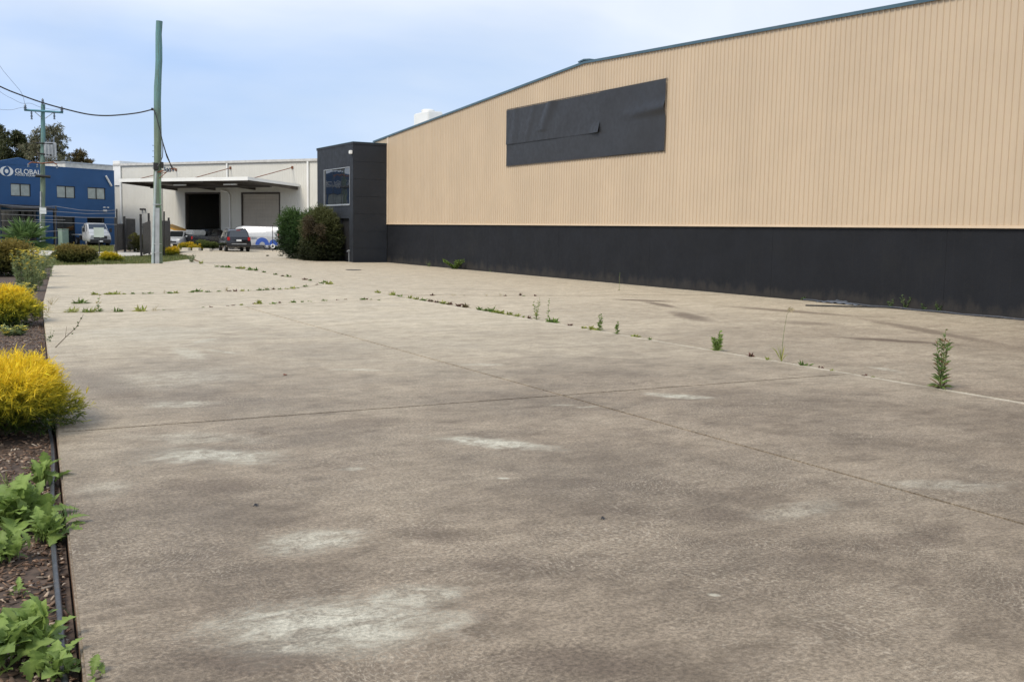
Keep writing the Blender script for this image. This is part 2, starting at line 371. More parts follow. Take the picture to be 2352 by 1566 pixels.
PATCHES = [  # ends of the mark in the photo, half width in metres, strength (negative: dark stain; one is a painted shrub shadow)
    ((150, 900), (560, 850), .9, .30), ((120, 760), (560, 770), 1.6, .30), ((180, 1150), (300, 1100), .25, .3),
    ((1470, 903), (1645, 916), .22, 1.0), ((1310, 936), (1385, 932), .05, .7), ((1240, 930), (1330, 930), .06, .55), ((970, 1000), (1290, 1032), .22, 1.0),
    ((290, 1040), (680, 1050), .38, .9), ((430, 1450), (1090, 1420), .46, .85), ((850, 1385), (1085, 1350), .22, .7), ((560, 1260), (860, 1230), .26, .65),
    ((1625, 1362), (1660, 1369), .03, .95), ((1140, 1097), (1172, 1099), .04, .8), ((770, 1078), (850, 1073), .08, .6), ((400, 795), (470, 830), .25, .6),
    ((440, 790), (500, 775), .15, .6), ((460, 800), (560, 815), .12, .5), ((330, 930), (510, 925), .3, .6), ((1020, 835), (1190, 838), .15, .5),
    ((740, 848), (900, 850), .12, .5), ((1990, 838), (2080, 855), .15, .55), ((300, 1000), (620, 1010), .3, .4), ((1700, 1190), (1960, 1150), .2, .3), ((2000, 1110), (2352, 1115), .22, .4),
    ((1395, 686), (1570, 693), .40, -.95), ((1480, 690), (1560, 708), .28, -.85), ((1540, 712), (1630, 740), .40, -.8), ((1640, 700), (2000, 728), .45, -.75),
    ((1950, 725), (2352, 800), .35, -.7), ((1760, 735), (1960, 748), .6, -.5), ((1880, 770), (2230, 792), .32, -.95), ((180, 850), (330, 930), .45, -.45),  # last mark: soft shadow of the large golden shrub put into the colour
    ((880, 1215), (1150, 1240), .2, -.5), ((1050, 1290), (1250, 1310), .18, -.5), ((350, 1490), (800, 1540), .18, -.6), ((1100, 1510), (1600, 1540), .22, -.6),
    ((1060, 1400), (1160, 1420), .12, -.5), ((1500, 1190), (1800, 1175), .2, -.35), ((1980, 1250), (2200, 1230), .2, -.4), ((350, 1110), (650, 1120), .3, -.5), ((700, 980), (1000, 960), .3, -.35), ((880, 660), (1250, 668), .3, -.3)]
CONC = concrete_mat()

# ================================================================ SETTING: ground, yard slabs, bed, verges
def sheet(name, pts, z, m, parent=None, thick=.02):
    mb = MB(); mb.prism([(p[0], p[1]) for p in pts], z-thick, z, 0); return mb.build(name, m, parent)
def interp(tab):
    xs = [a for a, b in tab]; ys = [b for a, b in tab]
    return lambda q: float(np.interp(q, xs, ys)) if xs[0] <= q <= xs[-1] else (ys[0]+(q-xs[0])*(ys[1]-ys[0])/(xs[1]-xs[0]) if q < xs[0] else ys[-1]+(q-xs[-1])*(ys[-1]-ys[-2])/(xs[-1]-xs[-2]))
EDGE = interp([(4.46, .45), (26.4, 2.04), (51.4, 4.46)])         # left edge of the yard: X at Y
JA = interp([(7.5, 11.07), (33, 11.38), (56.8, 12.0), (62.9, 13.07)])   # long weedy joint
JB = lambda y: 6.3
JC = lambda x: 10.12
JD = interp([(2.05, 23.86), (6.2, 24.3), (10.89, 26.18), (11.4, 26.6)])  # cross joints: Y at X
JE = interp([(2.35, 29.7), (8.22, 30.5), (10.14, 31.9), (11.5, 33.9)])
JF = interp([(11.0, 28.0), (12.53, 27.5), (15.64, 26.5), (22.4, 25.2)])
gr = MB(); gr.box(-500, 500, -200, 800, -.60, -.20); struct(gr.build('ground', SOIL))
yard = bpy.data.objects.new('concrete_yard', None); C.objects.link(yard); struct(yard)
GAP = .009
def slab(xl, xr, yb, yt, zt=0.0, gap=GAP):
    """slab between two X-curves and two Y-curves (callables)"""
    # corners by iteration
    def cross(fx, fy):
        x = 8.0
        for _ in range(30): y = fy(x); x = fx(y)
        return x, y
    def edge_x(f, y0, y1, sgn):
        n = max(2, int(abs(y1-y0)/1.5)); return [(f(y0+(y1-y0)*i/n)+sgn*gap, y0+(y1-y0)*i/n) for i in range(n+1)]
    def edge_y(f, x0, x1, sgn):
        n = max(2, int(abs(x1-x0)/.8)); return [(x0+(x1-x0)*i/n, f(x0+(x1-x0)*i/n)+sgn*gap) for i in range(n+1)]
    bl, br, tr, tl = cross(xl, yb), cross(xr, yb), cross(xr, yt), cross(xl, yt)
    pts = edge_y(yb, bl[0]+gap, br[0]-gap, 1)[:-1]+edge_x(xr, br[1]+gap, tr[1]-gap, -1)[:-1]+edge_y(yt, tr[0]-gap, tl[0]+gap, -1)[:-1]+edge_x(xl, tl[1]-gap, bl[1]+gap, 1)[:-1]
    bm = bmesh.new()
    # slightly crumbled arris
    vs = [bm.verts.new((x, y, zt)) for x, y in pts]; f = bm.faces.new(vs)
    if f.normal.z < 0: f.normal_flip()
    ex = bmesh.ops.extrude_face_region(bm, geom=[f])
    for v in ex['geom']:
        if isinstance(v, bmesh.types.BMVert): v.co.z -= .15
    bmesh.ops.recalc_face_normals(bm, faces=bm.faces)
    top = [e for e in bm.edges if all(abs(v.co.z-zt) < 1e-5 for v in e.verts)]
    bmesh.ops.bevel(bm, geom=top, offset=.012, segments=2, affect='EDGES', clamp_overlap=True)
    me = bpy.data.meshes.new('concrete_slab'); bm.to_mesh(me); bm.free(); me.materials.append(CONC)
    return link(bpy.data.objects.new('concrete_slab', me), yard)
near = lambda x: -6.0
wallx = lambda y: 22.40
slab(EDGE, JB, near, JC, 0, .008); slab(JB, JA, near, JC, 0, .008)
slab(EDGE, JB, JC, JD, 0, .008); slab(JB, JA, JC, JD, 0, .008)
slab(EDGE, JA, JD, JE, 0, .015)
FARL = interp([(4.46, 51.4), (9.0, 53.5), (11.76, 58.9)])
slab(EDGE, JA, JE, FARL, 0, .015)
slab(JA, wallx, near, JF, -.012, .06); slab(JA, wallx, JF, lambda x: 55.0, -.012, .06)
slab(interp([(55, 11.95), (62.9, 13.07), (80, 15.2)]), lambda y: 20.35 if y < 61.5 else 26.0, lambda x: 55.0, lambda x: 61.6, -.012, .012)
slab(interp([(61, 12.9), (82, 15.4)]), lambda y: 30.0, lambda x: 61.6, lambda x: 84.0, -.012, .012)
sub = MB(); sub.box(-2, 24, -7, 60, -.21, -.14); struct(sub.build('joint_soil', MULCHB))
# planting bed of mulch along the yard
bedp = [(EDGE(y)-.004, y) for y in np.linspace(-6, 51.4, 24)]+[(-9, 52), (-9, -6)]
bm_ = MB(); bm_.prism([(p[0], p[1]) for p in bedp], -.19, -.085); struct(bm_.build('planting_bed', MULCHB))
def pixpoly(l): return [(lambda g: (g.x, g.y))(G(*p)) for p in l]
GRASSB = paint('grass_base', (.13, .135, .05), .95, 0, .35, 3.0, dirt=((.26, .22, .10), .8, .6))
struct(sheet('verge', pixpoly([(-300, 640), (100, 611.5), (348, 606.5), (425, 597.5), (447, 588), (400, 583), (268, 589), (120, 580), (-300, 570)]), -.02, GRASSB, thick=.16))
struct(sheet('footpath', pixpoly([(-300, 577), (120, 586), (268, 589), (400, 583), (430, 579), (340, 578), (215, 578.5), (120, 576), (-300, 566)]), -.012, CONC2, thick=.17))
struct(sheet('street_verge', pixpoly([(-300, 566), (120, 576), (215, 578.5), (262, 577), (262, 563), (100, 561.5), (-300, 557)]), -.02, GRASSB, thick=.16))
struct(sheet('car_park', pixpoly([(-300, 556.8), (100, 561.3), (262, 562.8), (340, 578), (430, 579), (505, 579), (760, 579), (900, 545), (900, 540), (-300, 540)]), -.03, ASPH, thick=.15))

# ================================================================ BEIGE WAREHOUSE
WX = 22.46; BAND = 2.2
def roofz(y): return 8.53-.0694*(y-34.86) if y > 34.86 else 8.53-.0345*(34.86-y)
wh = thing('beige_warehouse', 'long beige corrugated warehouse wall over a charcoal concrete base, low gable roof', 'warehouse', (WX, 25, 0))
def wl(mb): mb.v = [(x-WX, y-25, z) for x, y, z in mb.v]; return mb
Y0, Y1 = -14.0, 57.3
# concrete base panels with open joints
edges = [Y0, -7.5, -1.2, 5.1, 11.4, 17.7, 24.0, 30.3, 36.6, 42.9, 49.0, 55.36]
for a, b in zip(edges[:-1], edges[1:]):
    mb = MB(); mb.box(WX, WX+.18, a+.003, b-.003, -.3, BAND+.05); wl(mb).build('wall_panel', CHAR, wh)
mb = MB(); mb.box(WX+.18, WX+.2, Y0, 55.3, -.3, BAND); wl(mb).build('base_backing', CHAR, wh)
# ribbed cladding: pan 0.19 m, narrow ribs
mb = MB(); ys = []; pitch = .19; y = Y0
while y < Y1-.001:
    ys += [(y, 0.0), (y+.070, .0), (y+.072+.010, -.029), (y+.082+.022, -.029), (y+.114, 0.0)]
    y += pitch
ys.append((Y1, 0.0))
xo = WX-.015
v = []
for (yy, dx) in ys: v += [(xo+dx, yy, BAND), (xo+dx, yy, roofz(yy))]
f = [(2*i, 2*i+1, 2*i+3, 2*i+2) for i in range(len(ys)-1)]
mb.add(v, f); wl(mb).build('wall_cladding', BEIGE, wh, fix=False)
mb = MB(); mb.box(WX-.075, WX-.012, Y0, 55.33, BAND-.055, BAND+.012); wl(mb).build('base_flashing', BEIGEF, wh, bevel=.006)
mb = MB(); mb.box(WX-.056, WX-.003, 55.10, 55.345, BAND+.015, roofz(55.2)-.05); wl(mb).build('corner_flashing', BEIGEF, wh)
# vermin strip holes under a few ribs
# side and back, roof
mb = MB(); mb.box(WX+.02, WX+60, Y1-.1, Y1, -.2, roofz(Y1)-.02); mb.box(WX+60, WX+60.1, Y0, Y1, -.2, 6.5); mb.box(WX+.02, WX+60, Y0, Y0+.1, -.2, roofz(Y0)-.02)
wl(mb).build('rear_walls', BEIGE, wh)
ROOFM = paint('roof_sheet', (.34, .36, .36), .45, .3, .1, 1.0)
mb = MB()
mb.add([(WX-.02, Y0, roofz(Y0)), (WX-.02, 34.86, 8.53), (WX-.02, Y1, roofz(Y1)), (WX+60.2, Y0, roofz(Y0)), (WX+60.2, 34.86, 8.53), (WX+60.2, Y1, roofz(Y1))], [(0, 3, 4, 1), (1, 4, 5, 2)])
wl(mb).build('roof', ROOFM, wh)
for nm, a, b in (('barge_capping', Y0-.05, 34.86), ('barge_capping', 34.86, Y1+.15)):
    mb = MB(); za, zb = roofz(a), roofz(b)
    if b > 40: za = 8.53
    x0, x1 = WX-.085, WX+.16
    for (d0, d1_, xx0, xx1) in ((-.07, .02, x0, x0+.02), (.005, .03, x0+.02, x1)):
        mb.add([(xx0, a, za+d0), (xx1, a, za+d0), (xx1, a, za+d1_), (xx0, a, za+d1_), (xx0, b, zb+d0), (xx1, b, zb+d0), (xx1, b, zb+d1_), (xx0, b, zb+d1_)],
               [(0,1,2,3), (4,7,6,5), (0,4,5,1), (1,5,6,2), (2,6,7,3), (3,7,4,0)])
    wl(mb).build(nm, TEAL, wh)
mb = MB(); mb.prism_ax([(34.45, 8.55), (34.86, 8.585), (35.27, 8.55), (35.27, 8.60), (34.86, 8.645), (34.45, 8.60)], WX-.09, WX+60, 'x'); wl(mb).build('ridge_cap', TEAL, wh)

# rooftop air conditioner behind the roof edge
q0, q1 = onp(944, 291, (25.5, 0, 0), (1, 0)), onp(985, 262, (25.5, 0, 0), (1, 0))
ac = thing('rooftop_air_conditioner', 'white rooftop cooling unit with dark louvred side above the beige roof edge', 'air conditioner', (25.5, q1.y, roofz(q1.y)-.02))
wd = abs(q0.y-q1.y); hh = q1.z-(roofz(q1.y)-.02)+.36; wd *= .8
mb = MB(); mb.box(-.05, .9, 0, wd, .12, hh-.18); mb.build('housing', WHITET, ac, bevel=.05)
mb = MB(); mb.lathe([(.40, hh-.18), (.40, hh-.02), (.3, hh+.02)], 20, 'z', (.42, wd/2, 0)); mb.build('fan_cowl', WHITET, ac, smooth=True)
for k in range(6):
    mb = MB(); mb.box(.1, .8, wd-.005, wd+.03, .25+k*.13, .33+k*.13); mb.build('louvre', DARKM, ac)
mb = MB(); mb.box(.05, .8, .1, wd-.1, -.06, .12); mb.build('base_frame', GALV, ac)

# black banner of canvas sheets on the wall
def canvas(name, ya, yb, za, zb, fn, parent):      # ya > yb: image left to right
    nx, nz = 56, 26; v = []; f = []
    for j in range(nz+1):
        for i in range(nx+1):
            u, w = i/nx, j/nz; yy = ya+(yb-ya)*u; zz = za+(zb-za)*w
            d = .03+fn(u, w, yy, zz); v.append((-d, yy, zz))
    for j in range(nz):
        for i in range(nx):
            a = j*(nx+1)+i; f.append((a, a+1, a+nx+2, a+nx+1))
    mb = MB(); mb.add(v, f); o = mb.build(name, CANVAS, parent, smooth=False, fix=False)
    o.data.polygons.foreach_set('use_smooth', [True]*len(o.data.polygons)); return o
YA, YM, YB, ZA, ZM, ZB = 41.13, 33.6, 29.5, 4.79, 5.72, 7.23
bn = thing('wall_banner', 'wide black canvas banner with peeling creased sheets on the beige wall', 'banner', (WX-.045, 0, 0))
g2 = lambda x, s: math.exp(-(x/s)**2)
def f_ul(u, w, y, z):
    d = .012*math.sin(y*2.1+z*3)+.02*abs(math.sin(5.3*y+1.8*z))*(1-w)
    k = (u-.38)-.14*(w-.4)                                   # diagonal fold falling from the top edge
    d += .16*g2(k-.06, .05)*(.35+.65*w)*(.4 if w < .25 else 1)-.03*g2(k, .02)
    d += .05*g2(u-.07-.05*w, .03)+.04*g2(u-.23-.1*w, .02)+.05*g2(u-.31-.18*w, .02)*(1-w)
    d += .22*max(0, u-.90)/.10*max(0, .28-w)/.28             # curled loose corner
    return max(.0, d)*.5+.012
def f_ll(u, w, y, z): return .004*math.sin(y*1.3)+.003*math.sin(z*5+y)-.004
def f_r(u, w, y, z):
    d = .012*math.sin(y*1.7+z*2)+.02
    d += .09*g2(w-(.56+.05*u), .08)*max(0, u-.3)/.7          # sagging roll towards the end
    d -= .03*g2(w-(.47+.06*u), .03)*max(0, u-.3)
    return max(.005, d)
canvas('canvas_sheet', YA, YM, ZM, ZB, f_ul, bn); canvas('canvas_sheet', YA-.02, YM-.05, ZA, ZB-.03, f_ll, bn); canvas('canvas_sheet', YM+.02, YB, ZA, ZB+.02, f_r, bn)
mb = MB(); mb.box(-.025, -.004, YB-.02, YA+.02, ZA-.03, ZA-.005); mb.box(-.025, -.004, YB-.02, YA+.02, ZB+.025, ZB+.05); mb.build('fixing_batten', BROWN, bn)

# ================================================================ CHARCOAL OFFICE TOWER
TX, TY0, TY1, TH = 20.4, 55.37, 61.5, 6.68
tw = thing('office_tower', 'charcoal two-storey office block with a mirrored window at the end of the beige wall', 'building', (TX, TY0, 0))
wy0, wy1 = onp(803.5, 420, (TX, 0, 0), (1, 0)).y-TY0, onp(744, 425, (TX, 0, 0), (1, 0)).y-TY0
wz1 = onp(774, 387, (TX, 0, 0), (1, 0)).z; wz0 = onp(774, 471, (TX, 0, 0), (1, 0)).z
dy0, dy1 = onp(802, 560, (TX, 0, 0), (1, 0)).y-TY0, onp(780, 560, (TX, 0, 0), (1, 0)).y-TY0; dz = 2.45
L = TY1-TY0; D = 10.0
mb = MB()    # front wall with openings, in pieces that butt
mb.box(0, .25, .02, wy0, dz, TH-.12); mb.box(0, .25, wy0, wy1, dz, wz0); mb.box(0, .25, wy0, wy1, wz1, TH-.12); mb.box(0, .25, wy1, L, dz, TH-.12)
mb.box(0, .25, .02, dy0, -.2, dz); mb.box(0, .25, dy1, L, -.2, dz)
mb.build('front_wall', CHAR2, tw)
for k in range(7):        # end wall of wide horizontal boards
    z0, z1 = -.2+k*.97 if k else -.2, min(TH-.12, -.2+(k+1)*.97)
    mb = MB(); mb.box(.01 if k % 2 else .012, 2.04, -.012, .02, z0+.004, z1-.004); mb.build('wall_board', CHAR2, tw, bevel=.004)
mb = MB(); mb.box(.02, 2.03, .021, .2, -.2, TH-.13); mb.build('end_wall', CHAR2, tw)
mb = MB(); mb.box(.02, D, L, L+.2, -.2, TH-.13); mb.box(D-.2, D, 2.0, L-.01, -.2, TH-.13); mb.build('rear_wall', CHAR2, tw)
mb = MB(); mb.box(-.02, D+.05, -.035, L+.24, TH-.12, TH); mb.build('parapet_cap', CHAR2, tw, bevel=.01); mb = MB(); mb.box(-.03, D+.06, -.045, L+.25, TH+.001, TH+.03); mb.build('cap_flashing', TEAL, tw)
mb = MB(); mb.box(.26, D-.2, .2, L-.02, 2.6, 2.7); mb.box(.26, D-.25, .2, L-.02, 0, .02); mb.build('inner_floor', VOIDM, tw)
wn = MB(); F = .04
for (a, b, c_, d) in ((wy0, wy1, wz0, wz0+F), (wy0, wy1, wz1-F, wz1), (wy0, wy0+F, wz0+F, wz1-F), (wy1-F, wy1, wz0+F, wz1-F)): wn.box(-.015, .12, a, b, c_, d)
wn = wn.build('window', GALV, tw)
nw = 3
for k in range(nw):
    a = wy0+F+(wy1-wy0-2*F)*k/nw; b = wy0+F+(wy1-wy0-2*F)*(k+1)/nw
    mb = MB(); mb.box(.05, .062, a+.006, b-.006, wz0+F, wz1-F); mb.build('pane', MIRGL, wn)
    if k: mb = MB(); mb.box(.04, .075, a-.006, a+.006, wz0+F, wz1-F); mb.build('mullion', BLACK, wn)
mb = MB(); mb.box(-.05, .0, wy0-.03, wy1+.03, wz0-.05, wz0-.004); mb.build('sill', GALV, wn)
dr = MB(); dr.box(.16, .20, dy0+.02, dy1-.02, -.01, dz-.02); dr = dr.build('door', BLACK, tw)
mb = MB(); mb.box(.12, .155, dy0+.15, dy0+.19, .9, 1.3); mb.build('handle', GALV, dr)
lp = onp(809, 350, (TX, 0, 0), (1, 0))
fl = thing('security_light', 'small cream floodlight high on the charcoal tower', 'lamp', (TX, lp.y, lp.z))
mb = MB(); mb.box(-.16, -.03, -.12, .12, -.1, .1); mb.build('lamp_housing', WHITET, fl, bevel=.015)
mb = MB(); mb.box(-.17, -.161, -.1, .1, -.08, .08); mb.build('lens', LAMPW, fl)
mb = MB(); mb.box(-.04, .01, -.04, .04, -.16, -.02); mb.build('bracket', DARKM, fl)
sp = G(804, 600); sp = thing('garden_tap', 'thin standpipe with a pale tap head beside the tower door', 'tap', (TX-.12, TY0+.35, 0))
mb = MB(); mb.tube([(0, 0, -.02), (0, 0, .62)], .018, 8); mb.build('riser', GALV, sp)
mb = MB(); mb.box(-.05, .05, -.03, .03, .6, .68); mb.tube([(0, 0, .64), (-.09, 0, .62), (-.11, 0, .56)], .016, 6); mb.build('tap_head', GALV, sp)

# ================================================================ WHITE WAREHOUSE (behind) AND BLUE OFFICE
EW = (.868, -.497)                               # along its front, to the right
ua = W2(*EW); WANG = math.atan2(ua[1], ua[0])
_d730 = 89.9; w0 = W2((730-1176)/2365*_d730, _d730)
WP = (w0[0], w0[1], 0); va = W2(.497, .868); WN = va
ww = thing('white_warehouse', 'white ribbed warehouse with a dark open doorway, roller door and deep canopy', 'warehouse', WP, WANG)
def wloc(px, py, back=0.0):
    P = onp(px, py, (WP[0]+va[0]*back, WP[1]+va[1]*back, 0), WN)
    d = P-Vector(WP); return d.x*ua[0]+d.y*ua[1], d.z
uL = wloc(265, 450)[0]; uR = 14.0; WHH = 7.6
dL, dT = wloc(427, 447); dR = wloc(505, 447)[0]; rL, rT = wloc(556, 444); rR = wloc(642, 444)[0]
dT = (dT+rT)/2; rT = dT-.02
def ribw(mb, a, b, z0, z1, p=.2, y=0.0):
    n = max(1, int(round((b-a)/p))); q = (b-a)/n; pts = []
    for i in range(n):
        x = a+i*q; pts += [(x, y), (x+q*.6, y), (x+q*.66, y-.014), (x+q*.88, y-.014), (x+q*.94, y)]
    pts.append((b, y)); v = []
    for (x, yy) in pts: v += [(x, yy, z0), (x, yy, z1)]
    mb.add(v, [(2*i, 2*i+2, 2*i+3, 2*i+1) for i in range(len(pts)-1)])
mb = MB()
ribw(mb, uL, dL, -.1, WHH); ribw(mb, dL, dR, dT, WHH); ribw(mb, dR, rL, -.1, WHH); ribw(mb, rL, rR, rT, WHH); ribw(mb, rR, uR, -.1, WHH)
mb.build('front_cladding', WHITE, ww, fix=False)
mb = MB(); mb.box(uL, dL, .01, .2, -.1, WHH-.01); mb.box(dL, dR, .01, .2, dT, WHH-.01); mb.box(dR, rL, .01, .2, -.1, WHH-.01); mb.box(rL, rR, .01, .2, rT, WHH-.01); mb.box(rR, uR, .01, .2, -.1, WHH-.01)
mb.box(uL, uL+.2, .2, 45, -.1, WHH-.01); mb.box(uR-.2, uR, .2, 45, -.1, WHH-.01); mb.box(uL, uR, 45, 45.2, -.1, WHH-.01)
mb.build('wall', WHITE, ww)
mb = MB(); mb.box(uL+.2, uR-.2, .2, 45, WHH-.35, WHH-.15); mb.build('roof', GALV, ww)
mb = MB(); mb.box(uL+.2, uR-.2, 14, 14.2, 0, WHH-.36); mb.box(uL+.25, uR-.25, .25, 13.9, 0, .02); mb.build('interior_wall', VOIDM, ww)
mb = MB(); mb.box(uL-.1, uR+.1, -.16, .28, WHH-.012, WHH+.22); mb.build('gutter', paint('gutter_grey', (.52, .51, .48), .5), ww, bevel=.02)
for (px, z0) in ((279, 0), (524, 5.95), (709, 0), (372, 0)):
    u = wloc(px, 430)[0]; mb = MB(); mb.box(u-.09, u+.09, -.16, -.035, z0, WHH-.02); mb.build('downpipe', WHITET, ww, bevel=.015)
u = wloc(530, 480)[0]; mb = MB(); mb.tube([(u, -.12, 0), (u, -.12, 4.6), (u-.2, -.15, 5.0), (u-.9, -.3, 5.15)], .07, 8); mb.build('downpipe', WHITET, ww, smooth=True)
for (a, b, t_) in ((dL, dR, dT), (rL, rR, rT)):
    mb = MB(); mb.box(a-.08, a+.04, -.06, .3, -.05, t_); mb.box(b-.04, b+.08, -.06, .3, -.05, t_); mb.box(a-.08, b+.08, -.06, .3, t_, t_+.14); mb.build('door_frame', BROWN, ww)
rd = bpy.data.objects.new('roller_door', None); link(rd, ww)
ns = 38
for k in range(ns):
    z0 = rT*k/ns; mb = MB(); mb.prism_ax([(.10, z0+.003), (.07, z0+rT/ns*.5), (.10, z0+rT/ns-.003), (.13, z0+rT/ns-.003), (.13, z0+.003)], rL+.05, rR-.05, 'x')
    mb.build('slat', ROLLER, rd)
# canopy with raking brackets and tie rods
CA, CB_ = wloc(403, 439)[0], wloc(688, 433)[0]; CD = 6.4; ZF0, ZF1, ZB0 = 5.66, 5.95, 5.30
cn = bpy.data.objects.new('canopy', None); link(cn, ww)
mb = MB(); mb.prism_ax([(-CD+.05, ZF0+.12), (-.04, ZB0+.16), (-.04, ZB0+.22), (-CD+.05, ZF1-.02)], CA, CB_, 'x'); mb.build('canopy_sheet', BROWN, cn)
mb = MB(); mb.box(CA-.1, CB_+.1, -CD, -CD+.05, ZF0, ZF1); mb.build('fascia', WHITET, cn)
for xx in (CA-.1, CB_+.05):
    mb = MB(); mb.prism_ax([(-CD+.05, ZF0+.02), (-.04, ZB0+.12), (-.04, ZB0+.34), (-CD+.05, ZF1-.003)], xx, xx+.05, 'x'); mb.build('end_fascia', WHITET, cn)
nb = 4
for k in range(nb):
    u = CA+.25+(CB_-CA-.5)*k/(nb-1)
    mb = MB(); mb.prism_ax([(-CD+.1, ZF0-.12), (-.04, ZB0-.14), (-.04, ZB0+.155), (-CD+.1, ZF0+.11)], u-.08, u+.08, 'x'); mb.build('rafter', BROWN, cn)
mb = MB(); mb.box(CA+.35, CB_-.35, -3.3, -3.1, 5.24, 5.40); mb.build('purlin', BROWN, cn)
for (pa, pb) in (((487, 404), (530, 386)), ((612, 411), (672, 385)), ((385, 404), (405, 390))):
    ut, zt = wloc(*pb); mb = MB(); mb.tube([(ut, -.02, zt), (ut, -CD*.8, 5.85)], .035, 6); mb.box(ut-.1, ut+.1, -.07, -.035, zt-.12, zt+.12); mb.build('tie_rod', RUST, cn)
mb = MB(); a_ = wloc(442, 415, -3)[0]; mb.box(a_, a_+1.4, -5.2, -5.0, 5.36, 5.46); mb.build('light_batten', LETTER, cn)
mb = MB(); a_ = wloc(556, 415, -3)[0]; mb.box(a_, a_+1.4, -5.2, -5.0, 5.36, 5.46); mb.build('light_batten', LETTER, cn)
# taller white block at its left corner
mb = MB(); mb.box(uL-.12, uL+.9, -.12, 3, WHH-1.9, WHH+.5); mb.build('corner_box', WHITET, ww, bevel=.02)
for px in (327, 334):
    u, z = wloc(px, 481); mb = MB(); mb.cbox((u, -.14, z), (.2, .2, .16)); mb.build('flood_lamp', DARKM, ww)

ub = va; BANG = math.atan2(ub[1], ub[0])
_b = W2((255-1176)/2365*97.5, 97.5); BP = (_b[0]-ub[0]*16, _b[1]-ub[1]*16, 0); BNn = (-ub[1], ub[0])
bb = thing('blue_office', 'two-storey blue painted office with a white lettered sign and pale blinds', 'building', BP, BANG)
def bloc(px, py):
    d = onp(px, py, BP, BNn)-Vector(BP); return d.x*ub[0]+d.y*ub[1], d.z
x0b = -6.0; x1b = bloc(262, 400)[0]
pk, pz = bloc(45, 362); ra, rz_ = bloc(105, 381); rb, rbz = bloc(255, 392); la, lz = bloc(0, 370)
lz = rz_
wins = []
for (a, b, t0, t1) in ((24, 71, 419.5, 450.5), (130, 173, 427, 456.5), (201, 242.5, 431, 460.5)):
    (p, zt), (q, zb) = bloc(a, t0), bloc(b, t1); wins.append((p, q, zb, zt))
ztop = sum(w[3] for w in wins)/3; zbot = sum(w[2] for w in wins)/3
gro = []
for (a, b, t0) in ((130, 172, 497), (200, 240, 499)):
    p, zt = bloc(a, t0); q, _ = bloc(b, t0); gro.append((p, q, 0.15, min(zt, 2.9)))
# facade cut into pieces round the openings
mb = MB(); zr = min(rz_, 7.9)
cols = sorted(set([x0b, x1b]+[w[0] for w in wins]+[w[1] for w in wins]))
def inwin(a, b): return any(abs(a-w[0]) < 1e-6 for w in wins)
for a, b in zip(cols[:-1], cols[1:]):
    if inwin(a, b): mb.box(a, b, 0, .3, 3.0, zbot); mb.box(a, b, 0, .3, ztop, zr)
    else: mb.box(a, b, 0, .3, 3.0, zr)
gc = sorted([x0b, x1b]+[g[0] for g in gro]+[g[1] for g in gro])
ea, eb = bloc(2, 500)[0], bloc(86, 500)[0]
gc = sorted(gc+[ea, eb]); opn = [(g[0], g[1]) for g in gro]+[(ea, eb)]
for a, b in zip(gc[:-1], gc[1:]):
    if any(abs(a-o[0]) < 1e-6 for o in opn): continue
    mb.box(a, b, 0, .3, -.1, 3.0)
for g in gro: mb.box(g[0], g[1], 0, .3, g[3], 3.0)
mb.box(x0b, x0b+.3, .3, 14, -.1, zr-.01); mb.box(x1b-.3, x1b, .3, 14, -.1, zr-.01); mb.box(x0b, x1b, 14, 14.3, -.1, zr-.01)
mb.build('wall', BLUE, bb)
ext = ra-pk; mb = MB(); mb.prism_ax([(pk-ext, zr+.002), (ra, zr+.002), (pk, pz)], 0.0, .3, 'y'); mb.build('gable_parapet', BLUE, bb)
mb = MB(); mb.box(x0b-.02, x1b, -.03, .33, zr-.10, zr-.002); mb.build('coping', BLUE, bb)
mb = MB(); mb.box(x0b+.3, x1b-.3, .3, 14, zr-.6, zr-.5); mb.box(x0b+.3, x1b-.3, 4, 4.1, 0, zr-.7); mb.build('roof_and_rooms', VOIDM, bb)
for (p, q, _z, _t) in wins:
    w = MB()
    for (a, b, c_, d) in ((p, q, zbot, zbot+.06), (p, q, ztop-.06, ztop), (p, p+.06, zbot+.06, ztop-.06), (q-.06, q, zbot+.06, ztop-.06), ((p+q)/2-.04, (p+q)/2+.04, zbot+.06, ztop-.06)): w.box(a, b, .05, .14, c_, d)
    w = w.build('window', DARKM, bb)
    for (a, b) in ((p+.06, (p+q)/2-.04), ((p+q)/2+.04, q-.06)):
        mb = MB(); mb.box(a, b, .09, .10, zbot+.06, ztop-.06); mb.build('pane', GREYW, w)
for g in gro:
    w = MB()
    for (a, b, c_, d) in ((g[0], g[1], g[2], g[2]+.06), (g[0], g[1], g[3]-.06, g[3]), (g[0], g[0]+.06, g[2]+.06, g[3]-.06), (g[1]-.06, g[1], g[2]+.06, g[3]-.06)): w.box(a, b, .05, .14, c_, d)
    w = w.build('window', DARKM, bb); mb = MB(); mb.box(g[0]+.06, g[1]-.06, .09, .10, g[2]+.06, g[3]-.06); mb.build('pane', CARGL, w)
